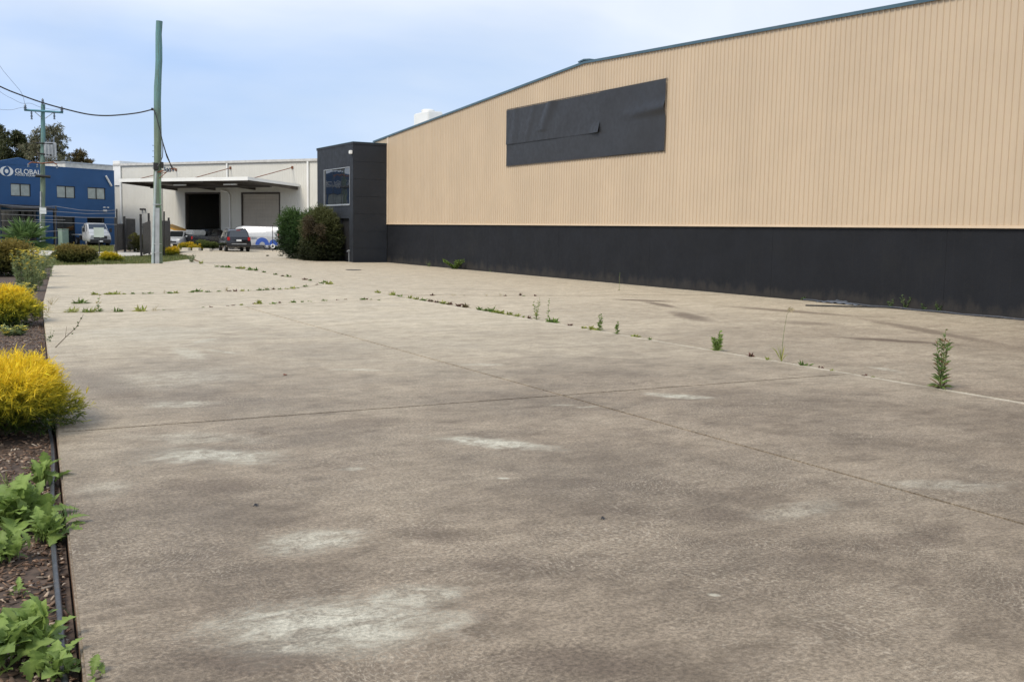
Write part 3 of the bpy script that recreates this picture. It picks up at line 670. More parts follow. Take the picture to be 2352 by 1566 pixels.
# entry porch
pt = bloc(60, 474)[1]; pe = bloc(86, 483)[1]
mb = MB(); mb.add([(ea-.4, -2.2, pe), (eb+.4, -2.2, pe), (eb+.4, .0, pt), (ea-.4, .0, pt), (ea-.4, -2.2, pe+.12), (eb+.4, -2.2, pe+.12), (eb+.4, .0, pt+.12), (ea-.4, .0, pt+.12)], [(0,3,2,1),(4,5,6,7),(0,1,5,4),(1,2,6,5),(2,3,7,6),(3,0,4,7)]); mb.build('porch_roof', DARKM, bb)
for xx in (ea-.2, eb+.2, (ea+eb)/2): mb = MB(); mb.box(xx-.08, xx+.08, -2.1, -1.94, 0, pe); mb.build('porch_post', DARKM, bb)
mb = MB(); mb.box(ea, eb, .35, .38, 0, 2.9); mb.build('entry_glass', CARGL, bb)
u, z = bloc(240, 484); mb = MB(); mb.cbox((u, -.08, z), (.35, .12, .16)); mb.cbox((u-.1, -.1, z+.3), (.12, .2, .1)); mb.cbox((u+.3, -.1, z+.3), (.12, .2, .1)); mb.build('wall_lamp', LETTER, bb)
u, z = bloc(249, 416); mb = MB(); mb.tube([(u-.35, -.1, z+.45), (u+.25, -.1, z-.45)], .09, 6); mb.build('pipe_offcut', WHITET, bb)

def text_mesh(s, size, name='lettering', ext=.02, xs=1.0, off=0.0):
    cu = bpy.data.curves.new(name, 'FONT'); cu.body = s; cu.size = size; cu.extrude = ext; cu.offset = off
    o = bpy.data.objects.new(name, cu); C.objects.link(o); bpy.context.view_layer.update()
    me = bpy.data.meshes.new_from_object(o.evaluated_get(bpy.context.evaluated_depsgraph_get())); bpy.data.objects.remove(o)
    xsv = [v.co.x for v in me.vertices]; x0, x1 = min(xsv), max(xsv)
    for v in me.vertices: v.co.x = (v.co.x-x0)*xs
    return me, (x1-x0)*xs
def put_text(s, size, m, parent, x, z, y, width=None, off=0.0, name='lettering'):
    me, w = text_mesh(s, size, name, .015, 1.0, off)
    if width:
        for v in me.vertices: v.co.x *= width/w
    for v in me.vertices: v.co = Vector((x+v.co.x, y-v.co.z, z+v.co.y))
    me.materials.append(m); me.name = name
    return link(bpy.data.objects.new(name, me), parent)
sg = bpy.data.objects.new('sign', None); link(sg, bb)
(xa, za), (xb, zb2) = bloc(34, 402), bloc(93, 402)
gz = bloc(60, 400)[1]; gt = bloc(60, 389)[1]
put_text('GLOBAL', (gt-gz)/.70, LETTER, sg, xa, gz, -.05, width=xb-xa, off=.006)
(xc, zc) = bloc(34, 404.8); xd = bloc(101, 405)[0]; gh = bloc(60, 401)[1]-bloc(60, 404.8)[1]
put_text('FOOD EQUIPMENT', gh/.72, LETTER, sg, xc, bloc(60, 404.8)[1], -.05, width=xd-xc, off=.002)
lc, lzc = bloc(14.5, 393.5); rw = (bloc(29, 393)[0]-bloc(0, 393)[0])/2; rh = (bloc(14.5, 382.5)[1]-bloc(14.5, 404.5)[1])/2
def crescent(sgn):
    mb = MB(); n = 18; v = []
    for i in range(n+1):
        a = math.pi*(i/n)-math.pi/2
        ox, oz = math.cos(a)*rw*sgn, math.sin(a)*rh
        k = math.cos(a); ix, iz = sgn*rw*.52*k**1.2, math.sin(a)*rh*.98+.03*sgn
        v += [(lc+ox+.05*sgn*rw, -.05, lzc+oz), (lc+ix+.05*sgn*rw, -.05, lzc+iz), (lc+ox+.05*sgn*rw, -.02, lzc+oz), (lc+ix+.05*sgn*rw, -.02, lzc+iz)]
    f = []
    for i in range(n): a = 4*i; f += [(a, a+1, a+5, a+4), (a+2, a+6, a+7, a+3), (a, a+4, a+6, a+2), (a+1, a+3, a+7, a+5)]
    mb.add(v, f); mb.build('emblem_crescent', LETTER, sg)
crescent(1); crescent(-1)
mb = MB(); mb.lathe([(.27*rw*1.05, -.05), (.27*rw*1.05, -.02)], 24, 'y', (lc, 0, lzc)); mb.build('emblem_dot', LETTER, sg)
# grey metal hall behind the blue office
gh0 = thing('grey_hall', 'pale grey metal hall showing just above the blue office parapet', 'building', BP, BANG)
def bloc2(px, py, back):
    d = onp(px, py, (BP[0]+BNn[0]*back, BP[1]+BNn[1]*back, 0), BNn)-Vector(BP); return d.x*ub[0]+d.y*ub[1], d.z
ha, hzt = bloc2(150, 381, 14.5); hb = bloc2(262, 378, 14.5)[0]; hzt = bloc2(205, 378, 14.5)[1]
mb = MB(); mb.box(ha, hb+3, 14.5, 30, -.1, hzt); mb.build('wall', paint('hall_grey', (.55, .55, .51), .5), gh0); mb = MB(); mb.box(ha-.1, hb+3.1, 14.4, 30.1, hzt+.001, hzt+.12); mb.build('roof', GALV, gh0)

# ================================================================ POLES AND WIRES
def bp(px, py, P):                                # the point at P's distance seen at a pixel
    return onp(px, py, (P[0], P[1], 0), (P[0], P[1]))
def tpole(name, label, base, pts, r0, r1, extra_n=14):
    t = thing(name, label, 'pole', base)
    mb = MB(); loc = [Vector(p)-Vector(base) for p in pts]; loc[0].z = -.3
    path = []
    for i in range(extra_n+1):
        u = i/extra_n*(len(loc)-1); k = min(int(u), len(loc)-2); q = loc[k].lerp(loc[k+1], u-k)
        q += Vector((math.sin(i*1.3)*.018, math.cos(i*1.9)*.018, 0)) if 0 < i < extra_n else Vector((0, 0, 0)); path.append(q)
    rr = [r0+(r1-r0)*i/extra_n+.006*math.sin(i*2.3) for i in range(extra_n+1)]
    mb.tube(path, rr, 16); mb.build('shaft', TIMBER, t, smooth=True); return t, path
B1 = G(363, 605); T1 = bp(366, 49, B1); M1 = bp(361.5, 260, B1)
p1, path1 = tpole('power_pole', 'bare-topped green timber power pole with grey conduits at the edge of the concrete', B1, [B1, M1, T1], .20, .152)
vd = Vector((B1.x, B1.y, 0)).normalized(); vr = Vector((vd.y, -vd.x, 0))     # away / image right
def l1(px, py, back=0.0): return bp(px, py, B1)-B1+vd*back
mb = MB(); a, b, c_ = l1(351, 606, -.14), l1(354, 500, -.15), l1(358.5, 393, -.15); a.z = -.05
mb.tube([a, b, c_], [.075, .065, .06], 10); mb.build('conduit', paint('conduit_grey', (.36, .42, .42), .5), p1, smooth=True)
a, b = l1(361, 606, -.24), l1(361.5, 478, -.24); a.z = -.05
ch = MB()
for (o0, o1, d0, d1_) in ((-.10, .10, -.02, .02), (-.10, -.075, .02, .1), (.075, .10, .02, .1)):
    q = []
    for base_, zz in ((a, a.z), (b, b.z)):
        for (s_, d_) in ((o0, d0), (o1, d0), (o1, d1_), (o0, d1_)): q.append(base_+vr*s_+vd*d_)
    ch.add(q, [(0,1,2,3), (4,7,6,5), (0,4,5,1), (1,5,6,2), (2,6,7,3), (3,7,4,0)])
ch.build('cable_cover', GALV, p1)
mb = MB(); mb.tube([l1(372, 606, .05), l1(369, 480, -.12), l1(367.5, 400, -.15)], .035, 8); mb.build('conduit', paint('conduit_green', (.20, .32, .22), .6), p1, smooth=True)
for py in (470, 580, 560):
    mb = MB(); c0 = l1(361, py, -.05); mb.lathe([(.225, -.02), (.225, .02)], 18, 'z', tuple(c0+Vector((0, 0, 0)))); mb.build('strap', GALV, p1)
# service bracket: rusty arm, clamps and ceramic dead-ends
arm0, arm1 = l1(362, 396, -.17), l1(402, 388, -.5)
mb = MB(); mb.tube([arm0, arm1], .035, 6); mb.tube([l1(366, 410, -.2), l1(388, 392, -.4)], .018, 6); mb.build('bracket', RUST, p1)
for px, py in ((378, 389), (384, 391), (390, 391), (397, 390)):
    c0 = l1(px, py, -.42); mb = MB(); mb.lathe([(.02, -.12), (.06, -.1), (.035, -.05), (.065, -.02), (.035, .03), (.06, .06), (.02, .1)], 10, 'z', tuple(c0)); mb.build('insulator', CERAM, p1, smooth=True)
mb = MB(); c0 = l1(358, 383, -.2); mb.cbox(c0, (.22, .2, .35)); c0 = l1(372, 380, -.22); mb.cbox(c0, (.14, .14, .3)); mb.build('clamp_box', DARKM, p1, bevel=.02)
for k in range(5):
    mb = MB(); c0 = l1(354, 335+k*13, -.15); mb.tube([c0, c0-vr*.09], .012, 6); mb.build('step_bolt', DARKM, p1)
# thick service cable: hangs in from a pole further up the street, then drops to the bracket
att = l1(352, 252, -.16)+B1
def hang(name, label, px_list, P, az, r, cat='cable', group=None, start=None):
    """wire through pixels, lying in the vertical plane through P with ground heading az"""
    N = Vector((-math.sin(az), math.cos(az), 0)); pts = []
    for (px, py) in px_list:
        d = ray(px, py); o = Vector((0, 0, EYE)); pts.append(o+d*((Vector(P)-o).dot(N)/d.dot(N)))
    if start is not None: pts[0] = Vector(start)
    # smooth with Catmull-Rom
    out = []
    for i in range(len(pts)-1):
        a, b, c_, d = pts[max(i-1, 0)], pts[i], pts[i+1], pts[min(i+2, len(pts)-1)]
        for k in range(6):
            u = k/6; out.append(.5*((2*b)+(c_-a)*u+(2*a-5*b+4*c_-d)*u*u+(3*b-a-3*c_+d)*u**3))
    out.append(pts[-1]); base = Vector(out[0])
    mb = MB(); mb.tube([q-base for q in out], r, 6); o = mb.build(name, BLACK, None, smooth=True); o.location = base; tag(o, label, cat, group); return o
camaz = math.atan2(fwd.y, fwd.x)
hang('service_cable', 'thick black service cable sagging in to the bare-topped pole', [(352, 252), (320, 259), (280, 264), (240, 266), (200, 262.5), (150, 251), (100, 237), (50, 219.5), (0, 199), (-120, 140)], att, camaz+rad(112), .035, start=att)
loops = [[(352, 252), (357, 263), (366, 295), (373, 325), (381, 352), (389, 372), (394, 388)], [(352, 252), (358, 266), (367, 298), (374, 330), (383, 362), (390, 376), (397, 388)], [(373, 322), (374, 345), (373, 362), (369, 372), (362, 384)]]
for l in loops:
    mb = MB(); pts = [l1(px, py, -.2 if i == 0 else -.3-.2*i/len(l)) for i, (px, py) in enumerate(l)]; mb.tube(pts, .022, 6); mb.build('drop_cable', BLACK, p1, smooth=True)
mb = MB(); mb.cbox(l1(350, 252, -.14), (.1, .1, .12)); mb.tube([l1(347, 252.5, -.16), l1(352, 252, -.16)], .03, 6); mb.build('cable_clamp', DARKM, p1)

B2 = G(97, 566); T2 = bp(99, 240, B2)
p2, path2 = tpole('power_pole', 'green timber power pole with crossarms, insulators and a transformer before the blue office', B2, [B2, T2], .22, .16)
def l2(px, py, back=0.0): return bp(px, py, B2)-B2+Vector((B2.x, B2.y, 0)).normalized()*back
mb = MB(); mb.tube([l2(55.5, 253.5, -.25), l2(145, 259.5, -.25)], .09, 4); mb.build('crossarm', paint('crossarm_teal', (.10, .24, .30), .7), p2)
for px, py in ((58, 247), (142, 252), (98, 234)):
    c0 = l2(px, py, -.25); mb = MB(); mb.lathe([(.03, -.3), (.03, -.2), (.15, -.18), (.07, -.1), (.14, -.05), (.06, .03), (.11, .08), (.05, .2), (.02, .25)], 12, 'z', tuple(c0)); mb.build('insulator', CERAM, p2, smooth=True)
for px in (72.5, 124.5):
    c0 = l2(px, 264, -.25); mb = MB(); mb.lathe([(.03, -.4), (.09, -.38), (.05, -.25), (.09, -.15), (.05, 0), (.08, .1), (.03, .3)], 10, 'z', tuple(c0)); mb.build('fuse_link', CERAM, p2, smooth=True)
for a, b in (((80, 258), (95, 271)), ((122, 260), (104, 273))): mb = MB(); mb.tube([l2(*a, -.24), l2(*b, -.22)], .03, 5); mb.build('brace', GALV, p2)
TRF = paint('transformer_grey', (.42, .44, .46), .5)
tb = l2(115, 345, .1); mb = MB(); mb.cbox(tb, (.95, .6, 1.25)); mb.build('transformer', TRF, p2, bevel=.06)
for k in range(4): mb = MB(); mb.cbox(tb+vr*(-.36+.24*k)+Vector((0, -.35, -.05)), (.05, .16, 1.0)); mb.build('cooling_fin', TRF, p2)
for k in range(3): mb = MB(); c0 = tb+vr*(-.3+.3*k)+Vector((0, 0, .62)); mb.lathe([(.05, 0), (.07, .05), (.04, .12), (.07, .16), (.03, .3)], 8, 'z', tuple(c0)); mb.build('bushing', CERAM, p2)
mb = MB(); mb.tube([l2(82, 329, -.2), l2(122, 331, -.2)], .06, 4); mb.tube([l2(84, 352, -.2), l2(122, 358, -.2)], .06, 4); mb.build('transformer_rack', DARKM, p2)
mb = MB(); mb.tube([l2(65, 378, -.3), l2(72, 373.5, -.3), l2(97, 376, -.3), l2(122, 373.5, -.3), l2(131, 379, -.3)], .05, 5); mb.build('crossarm', RUST, p2)
mb = MB(); mb.tube([l2(81, 404, -.3), l2(116, 407, -.3)], .11, 4); mb.build('crossarm', DARKM, p2)
for px, py in ((65, 381), (86, 382), (131, 384)):
    mb = MB(); mb.lathe([(.02, -.15), (.09, -.1), (.05, 0), (.08, .05), (.03, .15)], 8, 'z', tuple(l2(px, py, -.3))); mb.build('insulator', CERAM, p2)
mb = MB(); mb.tube([l2(93, 565, -.2), l2(93.5, 440, -.2)], .06, 6); mb.build('conduit', GALV, p2)
a_ = l2(101, 485, -.2); mb = MB(); mb.cbox(l2(98.5, 484.5, -.26), (.5, .06, .5)); mb.build('warning_plate', LETTER, p2)
mb = MB(); mb.lathe([(.14, -.30), (.14, -.27)], 14, 'y', tuple(l2(96.5, 524, 0))); mb.build('number_disc', LETTER, p2)
hang('overhead_wire', 'thin overhead wire climbing steeply to the insulator on the left crossarm end', [(58, 243), (50, 215), (32, 192), (15, 172), (0, 152), (-60, 60)], B2+l2(58, 243, -.25), camaz+rad(118), .012, 'cable')
hang('overhead_wire', 'thin overhead wire sagging flat towards the left crossarm insulator', [(58, 246), (42, 249), (28, 252.5), (10, 252.5), (0, 251.5), (-80, 236)], B2+l2(58, 246, -.25), camaz+rad(100), .012, 'cable')
hang('overhead_wire', 'thin overhead wire dipping past the crossarm to the pole top', [(98, 248), (88, 245), (70, 238), (50, 237.5), (30, 228), (0, 211), (-80, 150)], B2+l2(98, 248, -.25), camaz+rad(108), .012, 'cable')
hang('overhead_wire', 'thin jumper wire between the right insulator and the pole', [(142, 250), (125, 252), (108, 250), (98, 246)], B2+l2(142, 250, -.25), math.atan2(vr.y, vr.x)+.02, .012, 'cable')

# ================================================================ FENCE, GATES, CABINET
FA, FB = G(128, 582), G(268, 592)
fn = thing('wire_fence', 'dark steel post and wire fence along the street verge', 'fence', FA)
for px, py, top in ((128, 582, 473), (268, 592, 480), (0, 574, 470), (377, 588, 486)):
    g = G(px, py); t_ = bp(px, top, g); mb = MB(); mb.tube([g-FA+Vector((0, 0, -.1)), t_-FA], .045, 8); mb.build('post', DARKM, fn, smooth=True)
WIREM = paint('wire_grey', (.22, .22, .22), .5, .5)
for (ys_) in ([(-60, 466), (0, 470), (70, 476), (128, 474), (185, 483), (230, 485), (268, 483)], [(-60, 478), (0, 483), (128, 486), (200, 491), (268, 490)], [(-60, 488), (0, 492), (128, 497), (200, 500), (268, 500)], [(80, 505), (128, 505), (150, 505)], [(-60, 505), (80, 509), (128, 511), (268, 516)], [(100, 532), (128, 531), (150, 530)]):
    pts = []
    for px, py in ys_:
        pts.append(onp(px, py, FA, (-(FB-FA).y, (FB-FA).x))-FA)
    mb = MB(); mb.tube(pts, .012, 5); mb.build('wire', WIREM, fn)
sgn = bp(227, 534, G(220, 585)); g = G(220, 585)
sb = thing('fence_sign', 'plain pale green square board on the fence in front of the tray truck', 'sign', (sgn.x, sgn.y, sgn.z))
mb = MB(); w_ = 22/ppm(g); mb.add([Vector(vr*(sx*w_/2)+vd*dd+Vector((0, 0, sz*w_/2))) for dd in (-.02, .02) for sx, sz in ((-1,-1),(1,-1),(1,1),(-1,1))], [(0,1,2,3),(4,7,6,5),(0,4,5,1),(1,5,6,2),(2,6,7,3),(3,7,4,0)]); mb.build('board', SIGNP, sb)
mb = MB(); mb.tube([Vector((0, 0, -w_/2-1.7))+vd*.05, Vector((0, 0, w_/2))+vd*.05], .03, 6); mb.build('post', DARKM, sb)
def gate(label, pxs, ybase, ytop, post_top, n=7, tilt=0.0):
    a, b = G(pxs[0], ybase[0]), G(pxs[1], ybase[1]); t = thing('steel_gate', label, 'gate', a)
    d = b-a; Lg = d.length; dn = d.normalized(); H0 = bp(pxs[0], ytop[0], a).z; H1 = bp(pxs[1], ytop[1], b).z
    pn = Vector((-dn.y, dn.x, 0))
    for k in range(n):
        u0, u1 = k/n+.004, (k+1)/n-.012; h = H0+(H1-H0)*(u0+u1)/2
        q = [dn*(Lg*u)+pn*o+Vector((0, 0, z)) for o in (-.015, .015) for u, z in ((u0, .12), (u1, .12), (u1, h), (u0, h))]
        mb = MB(); mb.add(q, [(0,1,2,3),(4,7,6,5),(0,4,5,1),(1,5,6,2),(2,6,7,3),(3,7,4,0)]); mb.build('slat', DARKM, t)
    for z in (.3, min(H0, H1)-.2): mb = MB(); mb.tube([dn*.02+pn*.045+Vector((0, 0, z)), dn*(Lg-.02)+pn*.045+Vector((0, 0, z))], .03, 6); mb.build('rail', DARKM, t)
    for u, pt_ in ((0, post_top[0]), (Lg, post_top[1])):
        zt = bp(pxs[0] if u == 0 else pxs[1], pt_, a if u == 0 else b).z
        mb = MB(); mb.box(-.06, .06, -.06, .06, -.05, zt); mb.v = [(x+dn.x*u+pn.x*.1, y+dn.y*u+pn.y*.1, z) for x, y, z in mb.v]; mb.build('gate_post', DARKM, t)
gate('dark slatted steel gate leaf with a tall solid panel beside the footpath', (291, 312), (578, 577), (502, 503), (497, 513))
gate('low dark slatted gate leaf joining the fence to the tall panel', (270, 290), (580, 577), (515, 513), (500, 498))
gate('dark slatted gate leaf left of the conduit pole, between two raised posts', (329, 347), (590, 584), (514, 507), (492, 490))
gate('dark framed gate leaf right of the conduit pole near the white hatchback', (372, 392), (580, 577), (507, 507), (486, 500))
cb = G(146, 564); cbt = thing('electrical_cabinet', 'grey-green electrical cabinet standing on the street verge', 'cabinet', cb, BANG)
w_ = 17/ppm(cb); h_ = hz(cb, 527)
mb = MB(); mb.box(-w_/2, w_/2, -.3, .3, -.05, h_); mb.build('body', CABGR, cbt, bevel=.02)
mb = MB(); mb.box(-w_/2-.03, w_/2+.03, -.33, .33, h_, h_+.05); mb.build('lid', CABGR, cbt)
mb = MB(); mb.box(-w_/2+.05, w_/2-.05, -.315, -.301, .08, h_-.06); mb.build('door', CABGR, cbt)

# ================================================================ VEHICLES (local +y = forwards)
def ring(y, zb, zt, wb, wm, wt):
    zm = zb+(zt-zb)*.45
    return [(-wb, y, zb), (-wm, y, zb+.10), (-wm, y, zm), (-wt, y, zt-.04), (-wt+.06, y, zt), (wt-.06, y, zt), (wt, y, zt-.04), (wm, y, zm), (wm, y, zb+.10), (wb, y, zb)]
def lerp(a, b, t): return a+(b-a)*t
def vehicle(name, label, cat, loc, rz, paintm, body, house, side_wins, front_rear, wheels, lamps=(), group=None):
    """body stations (y, zbottom, ztop, wb, wm, wt); house stations (y, zbase, zroof, wbase, wroof)"""
    t = thing(name, label, cat, loc, rz, group)
    mb = MB(); mb.loft([ring(*s_) for s_ in body]); bo = mb.build('body', paintm, t, smooth=True)
    mb = MB(); mb.loft([[(-wb, y, zb), (-lerp(wb, wr, .9), y, lerp(zb, zr, .9)), (-wr+.08, y, zr), (wr-.08, y, zr), (lerp(wb, wr, .9), y, lerp(zb, zr, .9)), (wb, y, zb)] for (y, zb, zr, wb, wr) in house])
    ho = mb.build('cabin', paintm, t, smooth=True)
    hs = sorted(house)
    def hw(y, z):
        ys_ = [h[0] for h in hs]; zb = np.interp(y, ys_, [h[1] for h in hs]); zr = np.interp(y, ys_, [h[2] for h in hs])
        wb = np.interp(y, ys_, [h[3] for h in hs]); wr = np.interp(y, ys_, [h[4] for h in hs])
        k = 0 if zr-zb < .02 else (z-zb)/(zr-zb); return wb+(wr-wb)*min(max(k, 0), 1)
    for sgn_ in (-1, 1):
        for poly in side_wins:
            mb = MB(); v = [(sgn_*(hw(y, z)+.012), y, z) for y, z in poly]; vi = [(sgn_*(hw(y, z)-.03), y, z) for y, z in poly]; n = len(v)
            mb.add(v+vi, [tuple(range(n)), tuple(range(2*n-1, n-1, -1))]+[(i, (i+1) % n, n+(i+1) % n, n+i) for i in range(n)]); mb.build('side_window', CARGL, ho)
    for nm, (ya, za, wa, yb, zb, wb) in front_rear:
        d = .014 if ya > yb or nm == 'windscreen' else -.014
        sgn_ = 1 if nm == 'windscreen' else -1
        mb = MB(); mb.add([(-wa, ya+sgn_*.02, za), (wa, ya+sgn_*.02, za), (wb, yb+sgn_*.02, zb+.012), (-wb, yb+sgn_*.02, zb+.012), (-wa, ya-sgn_*.04, za), (wa, ya-sgn_*.04, za), (wb, yb-sgn_*.04, zb-.02), (-wb, yb-sgn_*.04, zb-.02)], [(0,1,2,3),(4,7,6,5),(0,4,5,1),(1,5,6,2),(2,6,7,3),(3,7,4,0)]); mb.build(nm, CARGL, ho)
    for (wx, wy, wr_) in wheels:
        for s_ in (-1, 1):
            w = MB(); x0, x1 = (wx-.2, wx+.012) if s_ > 0 else (-wx-.012, -wx+.2)
            w.lathe([(wr_*.62, x0), (wr_*.95, x0), (wr_, x0+.03), (wr_, x1-.03), (wr_*.95, x1), (wr_*.62, x1)], 20, 'x', (0, wy, wr_)); w = w.build('wheel', RUBBER, t, smooth=True)
            r = MB(); xo = x1 if s_ > 0 else x0; r.lathe([(wr_*.60, xo-.02*s_), (wr_*.60, xo+.004*s_), (wr_*.5, xo-.004*s_), (wr_*.15, xo+.006*s_)], 16, 'x', (0, wy, wr_)); r.build('rim', CARSIL, w)
            a = MB(); a.lathe([(wr_*1.13, xo-.03*s_), (wr_*1.13, xo-.008*s_)], 20, 'x', (0, wy, wr_+.02)); a.build('wheel_arch', BLACK, t)
    for (nm, c_, d, m_) in lamps:
        mb = MB(); mb.cbox(c_, d); mb.build(nm, m_, t, bevel=min(d)*.2)
    return t
# black station wagon / 4WD seen from behind
sv = (G(545, 578)+G(540, 578))/2; haz = math.atan2(sv.y, sv.x)+rad(9)
suv = vehicle('suv', 'black four-wheel-drive wagon parked with its rear facing the yard', 'car', (sv.x+vd.x*2.2, sv.y+vd.y*2.2, -.02), haz-math.pi/2, CARBLK,
    [(-2.30, .42, .92, .80, .86, .80), (-2.26, .36, 1.02, .84, .91, .86), (-1.2, .30, 1.04, .86, .935, .90), (1.0, .30, 1.03, .86, .935, .90), (1.6, .32, .98, .85, .92, .86), (2.25, .36, .86, .80, .88, .80), (2.36, .45, .78, .70, .8, .7)],
    [(-2.24, 1.0, 1.02, .84, .80), (-2.06, 1.0, 1.58, .86, .68), (-1.8, 1.0, 1.68, .88, .68), (-.2, 1.0, 1.72, .89, .69), (.55, 1.0, 1.64, .89, .67), (1.35, .98, 1.0, .87, .82)],
    [[(-1.98, 1.08), (-1.25, 1.08), (-1.25, 1.54), (-1.8, 1.52)], [(-1.15, 1.08), (-.25, 1.08), (-.25, 1.58), (-1.15, 1.56)], [(-.15, 1.08), (.95, 1.06), (.5, 1.52), (-.15, 1.58)]],
    [('rear_window', (-2.19, 1.12, .72, -2.07, 1.52, .60)), ('windscreen', (1.25, 1.04, .74, .62, 1.58, .60))],
    [(.90, -1.35, .36), (.90, 1.42, .36)],
    [('tail_lamp', (-.76, -2.28, .98), (.2, .1, .26), LAMPR), ('tail_lamp', (.76, -2.28, .98), (.2, .1, .26), LAMPR), ('rear_bumper', (0, -2.33, .55), (1.74, .12, .22), BLACK), ('bumper_step', (0, -2.385, .60), (1.1, .04, .06), GALV),
     ('number_plate', (0, -2.32, .86), (.37, .02, .13), LETTER), ('high_brake_lamp', (0, -2.07, 1.62), (.3, .04, .04), LAMPR), ('side_mirror', (-1.02, .72, 1.12), (.2, .14, .17), CARBLK), ('side_mirror', (1.02, .72, 1.12), (.2, .14, .17), CARBLK), ('front_bumper', (0, 2.36, .5), (1.5, .12, .24), BLACK)])
for s_ in (-.62, .62): mb = MB(); mb.tube([(s_, -1.7, 1.70), (s_, -1.5, 1.75), (s_, .1, 1.77), (s_, .35, 1.70)], .02, 6); mb.build('roof_rail', GALV, suv)
# white van side-on with blue graphics
vn = G(625, 573.5); vh = math.atan2(W2(-1, .12)[1], W2(-1, .12)[0])
fv = Vector((math.cos(vh), math.sin(vh), 0)); vpos = vn+fv*1.55+vd*.95
van = vehicle('delivery_van', 'white delivery van with blue wheel graphics and lettering parked before the roller door', 'van', (vpos.x, vpos.y, -.02), vh-math.pi/2, CARWHT,
    [(-2.52, .35, 1.05, .86, .92, .90), (-2.48, .28, 1.10, .88, .95, .93), (1.5, .26, 1.10, .88, .95, .93), (2.1, .28, 1.04, .86, .94, .90), (2.5, .32, .86, .80, .88, .80), (2.58, .42, .74, .7, .8, .7)],
    [(-2.50, 1.08, 1.82, .92, .74), (-2.40, 1.08, 1.93, .93, .74), (.6, 1.08, 1.96, .93, .74), (1.15, 1.08, 1.86, .93, .72), (2.05, 1.02, 1.06, .90, .84)],
    [[(.32, 1.18), (1.62, 1.14), (1.18, 1.70), (.32, 1.76)]],
    [('windscreen', (2.0, 1.08, .80, 1.22, 1.82, .64)), ('rear_window', (-2.50, 1.2, .7, -2.46, 1.7, .62))],
    [(.93, -1.55, .34), (.93, 1.55, .34)],
    [('tail_lamp', (-.86, -2.5, 1.2), (.12, .06, .6), LAMPR), ('tail_lamp', (.86, -2.5, 1.2), (.12, .06, .6), LAMPR), ('headlamp', (-.7, 2.42, .85), (.3, .2, .2), LAMPW), ('headlamp', (.7, 2.42, .85), (.3, .2, .2), LAMPW),
     ('door_handle', (-.965, .15, 1.0), (.03, .4, .1), BLACK), ('side_mirror', (-1.05, 1.5, 1.2), (.2, .12, .26), BLACK), ('side_mirror', (1.05, 1.5, 1.2), (.2, .12, .26), BLACK), ('sill', (-.94, 0, .3), (.03, 2.4, .12), BLACK)])
BLUEG = paint('van_blue', (.03, .08, .33), .4, 0, .05, 3.0)
def sidedisc(y, z, r, rin, m_, zmin, name):
    n = 30; v = []; f = []
    for i in range(n+1):
        a = math.pi*2*i/n
        for rr in (r, rin):
            zz = max(zmin, z+rr*math.sin(a)); v.append((-.957, y+rr*math.cos(a), zz))
    for i in range(n): f.append((2*i, 2*i+2, 2*i+3, 2*i+1))
    mb = MB(); mb.add(v, f); o = mb.build(name, m_, van, fix=False)
    so_ = o.modifiers.new('thick', 'SOLIDIFY'); so_.thickness = .006; return o
sidedisc(-1.15, .42, .60, .24, BLUEG, .40, 'graphic_disc'); sidedisc(-2.12, .50, .36, .0, BLUEG, .40, 'graphic_disc')
def vantext(s, y0, z, size, m_):
    me, w = text_mesh(s, size, 'lettering', .004)
    for v in me.vertices: v.co = Vector((-.958-v.co.z, y0-v.co.x, z+v.co.y))
    me.materials.append(m_); link(bpy.data.objects.new('lettering', me), van)
vantext('GLOBAL', .28, .86, .27, paint('van_grey_text', (.12, .15, .2), .5))
# white hatchback nose-on beside the gate
hp = G(411, 568); hh_ = math.atan2(-hp.y, -hp.x)-rad(18)
vehicle('hatchback', 'small white hatchback parked nose-out beside the gates', 'car', (hp.x+vd.x*1.8, hp.y+vd.y*1.8, -.02), hh_-math.pi/2, CARWHT,
    [(-1.95, .40, .85, .76, .80, .76), (-1.85, .30, .92, .78, .84, .80), (.8, .26, .92, .78, .85, .81), (1.5, .28, .84, .76, .84, .76), (1.9, .32, .70, .70, .78, .68), (1.98, .40, .60, .6, .7, .58)],
    [(-1.8, .9, .92, .79, .72), (-1.45, .9, 1.38, .80, .60), (-.3, .9, 1.46, .81, .60), (.25, .9, 1.40, .81, .60), (1.05, .88, .90, .78, .72)],
    [[(-1.4, .96), (-.5, .96), (-.5, 1.36), (-1.3, 1.32)], [(-.42, .96), (.7, .95), (.22, 1.34), (-.42, 1.36)]],
    [('windscreen', (1.0, .93, .70, .30, 1.38, .55)), ('rear_window', (-1.72, .98, .66, -1.5, 1.34, .55))], [(.80, -1.2, .30), (.80, 1.25, .30)],
    [('headlamp', (-.6, 1.84, .66), (.3, .2, .15), LAMPW), ('headlamp', (.6, 1.84, .66), (.3, .2, .15), LAMPW), ('grille', (0, 1.97, .48), (.9, .06, .16), BLACK), ('badge', (0, 1.98, .62), (.12, .03, .09), GALV), ('side_mirror', (-.93, .6, .98), (.16, .1, .13), CARWHT), ('side_mirror', (.93, .6, .98), (.16, .1, .13), CARWHT)])
